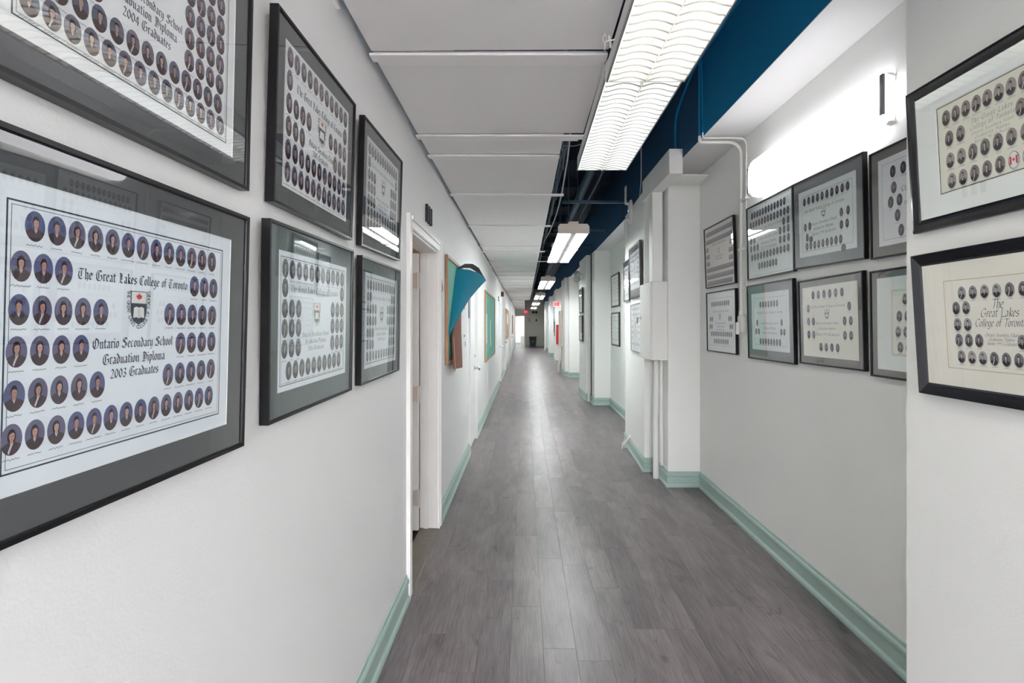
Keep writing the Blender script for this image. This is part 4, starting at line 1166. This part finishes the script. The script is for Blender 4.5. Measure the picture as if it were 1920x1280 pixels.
# ceiling lamp in the bright room past the end doorway
t = thing('room_light', 'bright ceiling panel in the room beyond the end doorway', 'ceiling light', (0.1, END + 2, 2.66))
b = MB(); b.bbox(-.6, .6, -1.2, 1.2, 0, .04, .004); b.build('frame', WHITE, t)
b = MB(); b.box(-.56, .56, -1.16, 1.16, -.006, -.0005); b.build('diffuser', emit('room_panel', (0.95, 0.97, 1.0, 1), 2.2), t)

# ------------------------------------------------------------------ pipes, conduits, cables
def pipe(name, label, cat, pts, r, m, n=8, group=None):
    b = MB(); b.tube(pts, r, n)
    return tag(b.build(name, m, smooth=True), label, cat, group)
def bend(pts, r=.06, n=5):
    """round the corners of a polyline"""
    P = [Vector(p) for p in pts]; out = [P[0]]
    for a, b, c in zip(P[:-2], P[1:-1], P[2:]):
        d1, d2 = (a - b), (c - b)
        k = min(r, d1.length * .45, d2.length * .45)
        s, e = b + d1.normalized() * k, b + d2.normalized() * k
        for i in range(n + 1):
            t_ = i / n
            out.append(s * (1 - t_) ** 2 + b * 2 * t_ * (1 - t_) + e * t_ ** 2)
    out.append(P[-1])
    return out
pipe('conduit', 'blue-painted conduit running along the blue beam, bending down to the white box', 'pipe', bend([(1.299, -1.0, 3.47), (1.299, 3.95, 3.47), (1.299, 4.42, 3.30), (1.299, 4.42, 2.967)], .12), .011, BLUE)
b = MB(); b.tube(bend([(1.297, 3.80, 2.90), (1.297, 3.80, 2.855), (1.606, 3.80, 2.855), (1.606, 3.80, 1.60)], .10), .012, 8); b.tube([(1.299, 3.80, 3.445), (1.297, 3.80, 2.90)], .012, 8, 1)
tag(b.build('conduit', [PIPEW, BLUE], smooth=True), 'blue-to-white conduit dropping down the beam and along recess ceiling to wall socket', 'pipe')
b = MB(); b.tube(bend([(1.297, 3.73, 2.90), (1.297, 3.73, 2.861), (1.615, 3.73, 2.861), (1.615, 3.73, 1.62)], .06), .006, 8); b.tube([(1.299, 3.76, 3.445), (1.297, 3.73, 2.90)], .006, 8, 1)
tag(b.build('conduit', [PIPEW, BLUE], smooth=True), 'thin white cable pipe along recess ceiling beside the thicker conduit', 'pipe')
t = thing('junction_box', 'white box ending the conduit between framed prints in the recess', 'junction box', (1.624, 3.79, 1.50))
b = MB(); b.bbox(-.035, 0, -.05, .04, -.055, .07, .006); b.build('box_body', PIPEW, t)
b = MB(); b.bbox(-.05, -.0345, .005, .036, -.07, .02, .004); b.build('plug', WHITE, t)
b = MB(); b.lathe([(.016, .07), (.016, .10), (.013, .104)], (-.018, .01, 0), 12); b.build('collar', PIPEW, t, smooth=True)
for z in (2.06, 2.42):
    b = MB(); b.bbox(1.592, 1.624, 3.70, 3.83, z - .008, z + .008, .003)
    tag(b.build('pipe_strap', PIPEW), ('lower' if z < 2.2 else 'upper') + ' white strap clamping the conduits to the recess wall', 'bracket', 'pipe straps in the recess')
# grouped services in the dark space above the lights
pipe('pipe', 'thick navy pipe running lengthwise above the strip lights', 'pipe', [(0.82, 1.0, 3.42), (0.82, END, 3.40)], .06, NAVY2, 14)
pipe('pipe', 'slim navy pipe right of the thick pipe in the ceiling void', 'pipe', [(1.02, 1.0, 3.50), (1.02, END, 3.50)], .022, NAVY2, 10)
pipe('pipe', 'slim navy pipe over edge of the ceiling boards', 'pipe', [(0.40, 3.4, 3.25), (0.40, END, 3.25)], .025, NAVY2, 10)
b = MB(); b.bbox(0.95, 1.27, 4.6, 34, 3.62, 3.86, .01)
tag(b.build('air_duct', mat('navy_duct', rgb(30, 50, 72), .5, var=.15)), 'dark blue rectangular air duct high in the ceiling void', 'duct')
k = 0
for y in [1.5 + 1.45 * i for i in range(23)]:
    b = MB(); b.box(-.6, 1.314, y - .04, y + .04, DECK - .16, DECK - .145); b.box(-.6, 1.314, y - .005, y + .005, DECK - .145, DECK)
    struct(b.build('trim_joist', NAVY))
for nm, y in (('nearest', 6.4), ('middle', 8.3), ('farthest', 9.9)):
    b = MB(); b.box(.47, 1.31, y - .02, y + .02, 3.02, 3.05); b.tube([(.5, y, 3.05), (.5, y, DECK)], .006, 6); b.tube([(.66, y, 3.05), (.66, y, DECK)], .006, 6)
    tag(b.build('support_channel', NAVY2), nm + ' navy steel channel crossing the ceiling void on rods', 'bracket', 'navy support channels in the ceiling void')
rc = random.Random(3)
GREYC = mat('grey_cable', rgb(120, 138, 150), .6)
tangle = MB()
for i in range(7):
    y0 = 3.5 + .25 * i
    pts = [(.30 + rc.uniform(-.05, .1), y0 + rc.uniform(-.2, .2), 3.6)]
    for j in range(1, 6):
        pts.append((.29 + rc.uniform(-.04, .09), y0 + j * (.12 + .05 * i), 3.55 - .17 * j + rc.uniform(-.05, .05)))
    pts[-1] = (pts[-1][0], pts[-1][1] + .5, 3.1)
    tangle.tube(bend(pts, .2), .004, 5)
tag(tangle.build('cable_tangle', GREYC, smooth=True), 'tangle of thin grey-blue cables hanging over edge of the ceiling boards', 'cables', kind='stuff')
pipe('cable', 'long white cable hanging in a curve beside ceiling boards', 'cable', bend([(.33, 3.4, 3.2), (.35, 4.0, 2.9), (.36, 5.2, 2.74), (.33, 6.4, 2.70), (.28, 7.6, 2.72)], .5), .007, mat('white_cable', rgb(214, 214, 214), .5), 6)
pipe('cable', 'thin white cable drooping diagonally across the ceiling void', 'cable', bend([(.30, 4.0, 2.9), (.45, 4.3, 3.0), (.75, 4.6, 3.25)], .2), .004, GREYC, 5)
pipe('conduit', 'white cable running down the beam to the wireless router', 'cable', bend([(1.30, 5.72, 3.7), (1.30, 5.72, 3.1), (1.275, 5.72, 2.86), (1.262, 5.72, 2.76), (1.255, 5.86, 2.70)], .06), .006, PIPEW, 6)
pipe('conduit', 'navy conduit down the beam face beyond the router', 'pipe', [(1.30, 6.75, 3.99), (1.30, 6.75, 2.89)], .010, NAVY2, 7)
# draped dark tarpaulin-like insulation along the duct edge
b = MB(); rows = []
for i in range(14):
    y = 4.2 + i * .42
    rows.append([(1.18 - .02 * j + .03 * math.sin(i * 1.1 + j), y, 3.62 - .07 * j - .05 * abs(math.sin(i * .9)) * j / 3) for j in range(5)])
b.grid(rows)
tag(b.build('insulation_wrap', mat('navy_wrap', rgb(36, 58, 80), .7, var=.2), smooth=True), 'sagging dark blue insulation wrap under the air duct', 'insulation')

# column services by the white box
b = MB(); b.bbox(1.21, 1.31, 4.86, 4.99, 1.905, 2.76, .006)
tag(b.build('cable_raceway', WALL_R), 'square cream cable raceway between white box and the ceiling ledge', 'raceway')
pipe('conduit', 'fat cream pipe from the white box to the floor', 'pipe', [(1.29, 5.0, 1.18), (1.285, 5.02, .6), (1.285, 5.02, 0)], .029, WALL_R, 14)
pipe('conduit', 'second cream pipe behind the fat one under the white box', 'pipe', [(1.305, 4.90, 1.18), (1.31, 4.90, .16)], .016, WALL_R, 10)
t = thing('electrical_box', 'white metal electrical cabinet with a key in its lock, on the first column', 'electrical box', (1.33, 5.0, 1.17))
b = MB(); b.bbox(-.145, 0, -.23, .215, 0, .737, .004); b.build('cabinet_body', WHITE, t)
b = MB(); b.bbox(-.16, -.1455, -.225, .21, .006, .731, .003); b.build('cabinet_door', WHITE, t)
for z in (.12, .62):
    b = MB(); b.tube([(-.15, -.232, z - .03), (-.15, -.232, z + .03)], .006, 8); b.build('hinge', WHITE, t)
b = MB(); b.lathe([(.018, -.176), (.018, -.1595)], (0, .15, .40), 14, axis='x'); b.build('lock', CHROME, t, smooth=True)
b = MB(); b.tube([(-.18, .15, .40), (-.20, .15, .40)], .004, 6); b.box(-.202, -.194, .136, .164, .345, .405); b.build('key', mat('brass_key', rgb(150, 120, 80), .35, .8), t)
t = thing('wireless_router', 'white wireless router with four stub antennas high on the first column', 'router', (1.262, 6.02, 2.83), (0, 0, -PT))
b = MB()
prof = [(0.001, .0), (.075, .0), (.085, -.012), (.08, -.03), (.06, -.042), (.001, -.046)]
base = len(b.v); N = 20
for (r_, h_) in prof:
    for kk in range(N):
        a = 2 * PI * kk / N
        b.v.append((h_, r_ * math.cos(a) * .95, r_ * math.sin(a) * 1.7))
for i in range(len(prof) - 1):
    for kk in range(N):
        b.f.append((base + i * N + kk, base + i * N + (kk + 1) % N, base + (i + 1) * N + (kk + 1) % N, base + (i + 1) * N + kk)); b.m.append(0)
b.build('router_body', WHITE, t, smooth=True)
for sy in (-.02, .045):
    for sz in (-1, 1):
        b = MB(); b.tube(bend([(-.02, sy, sz * .09), (-.075, sy, sz * .10), (-.075, sy, sz * .30)], .012), .008, 8); b.build('antenna', WHITE, t, smooth=True)
b = MB(); b.lathe([(.006, -.049), (.006, -.045)], (0, 0, .01), 10, axis='x'); b.build('status_light', emit('blue_led', (.1, .3, 1, 1), 3.0), t)
t = thing('floor_stub', 'white pipe stub with clamps leaning out over the baseboard of the first column', 'pipe', (1.262, 6.2, 0))
b = MB(); b.tube([(0, -.1, .17), (-.03, -.04, .11), (-.055, .0, .055)], [.016, .02, .022], 10); b.build('elbow', WHITE, t, smooth=True)
for i, dx in enumerate((-.016, .02)):
    b = MB(); b.tube([(-.055 + dx, .02 * i, .07), (-.06 + dx, .015 + .02 * i, 0.0)], .012, 8); b.build('outlet', WHITE, t, smooth=True)
b = MB(); b.lathe([(.027, 0), (.027, .014)], (-.052, 0, .06), 12); b.build('clamp', PIPEW, t, smooth=True)
# second column
pipe('conduit', 'white pipe down the corner of the second column', 'pipe', [(1.255, 10.05, 2.87), (1.255, 10.05, 0)], .024, PIPEW, 10)
pipe('conduit', 'thin dark brown pipe beside the white one on the second column', 'pipe', [(1.289, 9.93, 2.87), (1.289, 9.93, 0)], .01, mat('dark_brown_pipe', rgb(70, 50, 46), .5), 8)
t = thing('emergency_light', 'two-headed emergency light on the second column', 'emergency light', (1.213, 10.75, 2.50))
b = MB(); b.bbox(-.02, 0, -.05, .05, -.06, .06, .004); b.build('bracket_plate', CREAM, t)
for (y, z, s_) in ((-.03, .06, 0), (.02, -.03, 1)):
    b = MB(); b.tube([(-.02, y, z - .02), (-.07, y, z - .01)], .008, 8); b.build('arm', CREAM, t)
    b = MB(); b.lathe([(.02, -.05), (.055, -.03), (.072, .0), (.074, .02)], (-.115, y - .02, z), 18, axis='y')
    b.lathe([(.07, -.002), (.05, .0)], (-.115, y - .02, z), 18, axis='y'); b.build('lamp_head', [LAMPG], t, smooth=True)
# third and fourth columns
t = thing('hose_cabinet', 'tall cream metal cabinet on the third column', 'cabinet', (1.17, 16.1, .82))
b = MB(); b.bbox(-.085, 0, -.2, .2, 0, 1.12, .005); b.build('cabinet_body', CREAM, t)
b = MB(); b.bbox(-.095, -.0855, -.19, .19, .015, 1.105, .003); b.build('cabinet_door', CREAM, t)
pipe('conduit', 'white pipe curving from the tall cream cabinet out to the floor', 'pipe', bend([(1.13, 16.1, .82), (1.13, 16.1, .55), (1.07, 16.2, .25), (1.07, 16.2, 0)], .2), .035, PIPEW, 10)
t = thing('exit_sign', 'white exit sign with red EXIT letters and arrow on the fourth column', 'exit sign', (1.245, 19.7, 2.30))
b = MB(); b.bbox(-.15, .15, -.06, 0, -.105, .105, .006); b.build('sign_box', WHITE, t)
b = MB()
for i, ch in enumerate('EXIT'):
    for d_ in (-.005, 0, .005): put_char(b, ch, (-.100, -.038, .014, .056)[i] + d_, -.072, .20, 0, -.0605)
b.poly([(.10, -.0605, -.03), (.135, -.0605, 0), (.10, -.0605, .03)])
b.build('sign_lettering', emit('lit_red_letters', (1, .08, .10, 1), .12, rgb(220, 30, 40)), t, fix=False)
t = thing('extinguisher_cabinet', 'red fire extinguisher cabinet on front of the fourth column', 'cabinet', (1.28, 19.7, .76))
b = MB(); b.bbox(-.08, .08, -.10, 0, 0, .75, .006); b.build('cabinet_body', REDP, t)
b = MB(); b.bbox(-.07, .07, -.108, -.1005, .02, .73, .003); b.build('cabinet_door', REDP, t)
b = MB(); b.bbox(.045, .06, -.118, -.108, .34, .40, .002); b.build('handle', CHROME, t)
posters = ((20.3, 20.75, 1.75, 2.25, (186, 214, 222), 'pale blue'), (20.9, 21.15, 1.2, 1.75, (40, 88, 118), 'dark blue'), (20.35, 20.8, 1.05, 1.65, (70, 120, 120), 'teal'),
           (25.1, 25.8, 1.5, 2.1, (200, 210, 216), 'pale grey'))
for (a, c, z0, z1, col, nm) in posters:
    b = MB(); b.bbox(1.188, 1.1995, a, c, z0, z1, .002)
    tag(b.build('poster', mat('poster_' + nm, rgb(*col), .6, var=.2, scale=8)), f'{nm} poster on a far column of the right wall', 'poster')

# ------------------------------------------------------------------ left wall: signs and boards
t = thing('room_number', 'black raised room number on the wall above the first door', 'sign', (LX, 3.40, 2.17))
for i in range(3):
    b = MB(); y0 = -.085 + .07 * i
    b.bbox(0, .018, y0, y0 + .026, 0, .115, .002); b.build('numeral', BLACKP, t)
t = thing('paper_tag', 'torn red and white paper tag taped beside the first door casing', 'paper', (LX + .002, 3.90, 1.69))
b = MB(); b.grid([[(.0, -.04, .14), (.012, .0, .155), (.004, .03, .13)], [(.012, -.045, .08), (.02, .0, .085), (.008, .03, .08)], [(.004, -.02, .05), (.01, .01, .045), (.004, .03, .05)]]); b.build('red_part', REDP, t)
b = MB(); b.grid([[(.006, -.015, .06), (.012, .015, .07), (.004, .04, .06)], [(.02, -.01, .03), (.014, .02, .03), (.004, .045, .03)], [(.004, .0, -.01), (.01, .02, -.015), (.004, .04, .0)]]); b.build('white_part', PAPERP, t)

def board(name, label, y0, y1, zb, zt, face, fw=.028, D=.026):
    t = thing(name, label, 'bulletin board', (LX, (y0 + y1) / 2, zb))
    h = (y1 - y0) / 2; H = zt - zb
    for (a, b_, c, d) in ((-h, h, 0, fw), (-h, h, H - fw, H), (-h, -h + fw, fw, H - fw), (h - fw, h, fw, H - fw)):
        m_ = MB(); m_.bbox(0.002, D, a, b_, c, d, .002); m_.build('frame_rail', OAK, t)
    m_ = MB(); m_.box(.002, .012, -h + fw, h - fw, fw, H - fw); m_.build('panel', face, t)
    return t
B1 = board('bulletin_board', 'oak-framed green bulletin board with its covering peeling off, beside the first door', 4.13, 5.33, 1.178, 2.071, GREENB)
o1 = Vector((LX, 4.73, 1.178))
def loc1(p): return tuple(Vector(p) - o1)
# teal felt peeled from the far top corner
b = MB(); rows = []
A0, A1 = Vector((-.630, 4.72, 2.02)), Vector((-.630, 4.22, 1.41))
edge = [Vector((-.385, 5.10, 1.945)), Vector((-.46, 4.90, 1.83)), Vector((-.515, 4.75, 1.737)), Vector((-.552, 4.57, 1.637)), Vector((-.59, 4.39, 1.518)), Vector((-.622, 4.25, 1.415))]
for i in range(11):
    t_ = i / 10
    a = A0.lerp(A1, t_)
    k = t_ * 5; j = min(4, int(k)); e_ = edge[j].lerp(edge[j + 1], k - j)
    r = []
    for q in range(9):
        s_ = q / 8
        p = a.lerp(e_, s_) + Vector((.05, -.03, .02)) * math.sin(PI * s_) * (1 - t_) ** .7
        r.append(loc1(p))
    rows.append(r)
b.grid(rows)
b.grid([[tuple(Vector(p) + Vector((-.003, .001, 0))) for p in r] for r in rows])
b.build('peeled_felt', TEAL, B1, smooth=True, fix=False)
b = MB()
def ribbon(pts, w_, m=0):
    b.grid([[loc1(p) for p in pts], [loc1(Vector(p) + Vector(w_)) for p in pts]], m)
ribbon([(-.62, 4.74, 2.03), (-.56, 4.80, 2.075), (-.50, 4.90, 2.085), (-.45, 5.02, 2.06), (-.42, 5.15, 2.0), (-.405, 5.2, 1.975)], (-.03, .06, -.035))
b.build('curled_grey_sheet', DGREY, B1, smooth=True, fix=False)
b = MB(); ribbon([(-.62, 4.86, 1.99), (-.575, 4.92, 2.04), (-.53, 5.0, 2.045), (-.49, 5.1, 2.0), (-.47, 5.16, 1.95)], (-.03, .05, -.06))
b.build('curled_white_paper', PAPERP, B1, smooth=True, fix=False)
b = MB(); b.prism([(4.29, 1.13), (4.82, 1.10), (4.82, 1.68), (4.58, 1.62), (4.42, 1.50), (4.29, 1.40)], 'x', -.618, -.606)
b.v = [loc1((x + max(0, 1.5 - z) * .05, y, z)) for x, y, z in b.v]
b.build('loose_hardboard', BROWN, B1)
b = MB(); b.bbox(-.6055, -.601, 4.29, 4.32, 1.115, 1.40, .001)
b.v = [loc1((x + max(0, 1.5 - z) * .05, y, z)) for x, y, z in b.v]
b.build('loose_strip', OAK, B1)
def notice(label, y0, y1, z0, z1, m, marks=(), off=.001):
    t = thing('notice', label, 'notice', (LX + off, (y0 + y1) / 2, z0))
    b = MB(); h = (y1 - y0) / 2
    b.grid([[(.001, -h, 0), (.006, 0, 0), (.001 + .01, h, 0)], [(.001, -h, z1 - z0), (.003, 0, z1 - z0), (.001, h, z1 - z0)]])
    b.build('sheet', m, t)
    for (yy_, zz, w_, hh, mm) in marks:
        b = MB(); b.box(.0068, .0076, yy_, yy_ + w_, zz, zz + hh); b.build('printed_mark', mm, t)
notice('tall white notice with coloured spots hanging over far end of the peeling board', 4.97, 5.44, 1.16, 1.74, PAPERP, ((-.05, .50, .05, .03, OAK), (0.02, .12, .04, .05, mat('blue_print', rgb(60, 90, 170), .7)), (-.08, .22, .08, .02, DGREY)), .028)
notice('narrow grey notice left of the second door', 5.815, 5.875, 1.58, 1.84, DGREY)
B2 = board('bulletin_board', 'long pale green bulletin board farther along the left wall', 8.15, 10.7, .90, 2.06, GREENB)
for (y, w_, z0, z1) in ((-1.02, .12, .30, .78), (-.05, .14, .28, .70), (.02, .14, .20, .42)):
    b = MB(); b.box(.0125, .016, y, y + w_, z0, z1); b.build('pinned_paper', PAPERP, B2)
pipe('conduit', 'thin white raceway from the long green board down to the floor', 'raceway', [(LX + .012, 8.75, .90), (LX + .012, 8.75, .145)], .010, PIPEW, 6)
B3 = board('bulletin_board', 'brown cork board covered in papers, far along the left wall', 17.2, 19.6, 1.0, 2.05, CORK)
for (y, w_, z0, z1, mm) in ((-1.0, .3, .1, .5, PAPERP), (-.55, .35, .5, .9, PAPERP), (0, .3, .2, .55, DGREY), (.5, .3, .55, .85, PAPERP)):
    b = MB(); b.box(.0125, .016, y, y + w_, z0, z1); b.build('pinned_paper', mm, B3)
B4 = board('bulletin_board', 'small brown cork board farthest along the left wall', 25.2, 27.4, 1.05, 2.0, CORK)
t = thing('alarm_horn', 'dark red fire alarm horn high on the left wall past the green board', 'alarm', (LX, 13.9, 2.33))
b = MB(); b.bbox(0, .07, -.06, .06, -.06, .07, .006); b.build('horn_body', mat('dark_red_alarm', rgb(88, 36, 40), .5), t)
b = MB(); b.bbox(.0705, .08, -.05, .05, -.02, .03, .003); b.build('strobe', LAMPG, t)
t = thing('room_plaque', 'small black plaque beside the third door', 'sign', (LX, 12.5, 2.14))
b = MB(); b.bbox(0, .015, -.07, .07, -.06, .06, .003); b.build('plate', BLACKP, t)
b = MB(); b.bbox(.0152, .0165, -.05, .05, -.012, .012, .0005); b.build('name_strip', PAPERP, t)
b = MB(); b.bbox(LX - .0115, LX - .004, 13.1, 13.3, 1.45, 1.95, .002)
tag(b.build('door_notice', CORK), 'tan notice taped to the third door', 'notice')

# ------------------------------------------------------------------ far end
t = thing('trash_can', 'black wheeled trash can against the end wall', 'trash can', (.55, 35.1, 0))
b = MB()
rows = []
for z, hx, hy in ((.04, .19, .17), (.5, .225, .20), (.66, .24, .215)):
    rows.append([(-hx, -hy, z), (-hx * .9, -hy * 1.08, z), (hx * .9, -hy * 1.08, z), (hx, -hy, z), (hx, hy, z), (-hx, hy, z), (-hx, -hy, z)])
b.grid(rows); b.poly(rows[0][:-1]); b.build('bin_body', BLACKP, t)
b = MB(); b.bbox(-.25, .25, -.24, .23, .655, .70, .01); b.build('lid', BLACKP, t)
b = MB(); b.box(-.03, .03, -.232, -.214, .33, .42); b.build('recycling_label', mat('pale_blue_label', rgb(150, 196, 214), .6), t)
for sx in (-1, 1):
    b = MB(); b.lathe([(.045, -.02), (.045, .02)], (sx * .18, .14, .045), 14, axis='x'); b.build('wheel', BLACKP, t)
    b = MB(); b.lathe([(.03, -.02), (.03, .02)], (sx * .15, -.14, .03), 14, axis='x'); b.build('castor', BLACKP, t)
t = thing('exit_sign', 'red exit sign hanging beside the end doorway', 'exit sign', (.06, END - .3, 2.40))
b = MB(); b.bbox(-.12, .12, -.03, .03, -.09, .09, .005); b.build('sign_box', emit('lit_red_sign', (1, .12, .16, 1), .2, rgb(220, 50, 60)), t)
b = MB(); b.tube([(0, 0, .09), (0, 0, DECK - 2.40)], .01, 6); b.build('stem', BLACKP, t)
b = MB()
for i, ch in enumerate('EXIT'): put_char(b, ch, (-.075, -.025, .018, .052)[i], -.05, .15, 0, -.0305)
b.build('sign_lettering', mat('pale_sign_letters', rgb(250, 170, 170), .5), t, fix=False)
for i, x in enumerate((.58, .79)):
    b = MB(); b.lathe([(.03, -.11), (.08, -.09), (.085, -.02), (.05, 0)], (x, END, 2.38), 14, axis='y')
    tag(b.build('emergency_lamp', BLACKP, smooth=True), ('left' if i == 0 else 'right') + ' one of two round black emergency lamps on the end wall', 'emergency light', 'emergency lamps on the end wall')
b = MB(); b.bbox(.75, .85, END - .04, END, 1.75, 1.9, .005)
tag(b.build('call_box', BLACKP), 'small black call box on the end wall', 'call box')
b = MB(); b.bbox(.22, .40, END - .006, END, 1.68, 2.0, .001)
tag(b.build('poster', mat('faded_orange_poster', rgb(196, 170, 146), .8, var=.3, scale=9)), 'faded orange poster on the end wall by the doorway', 'poster')
t = thing('radiator', 'white radiator against the wall in the room past the end doorway', 'radiator', (-.17, END + .9, .1))
for i in range(5):
    b = MB(); b.bbox(-.13 + .052 * i, -.086 + .052 * i, -.05, .05, 0, .62, .008); b.build('radiator_fin', WHITE, t)
b = MB(); b.tube([(-.15, 0, .05), (.15, 0, .05)], .014, 8); b.tube([(-.11, 0, .05), (-.11, 0, -.1)], .012, 8); b.tube([(.10, 0, .05), (.10, 0, -.1)], .012, 8); b.build('feed_pipe', WHITE, t)
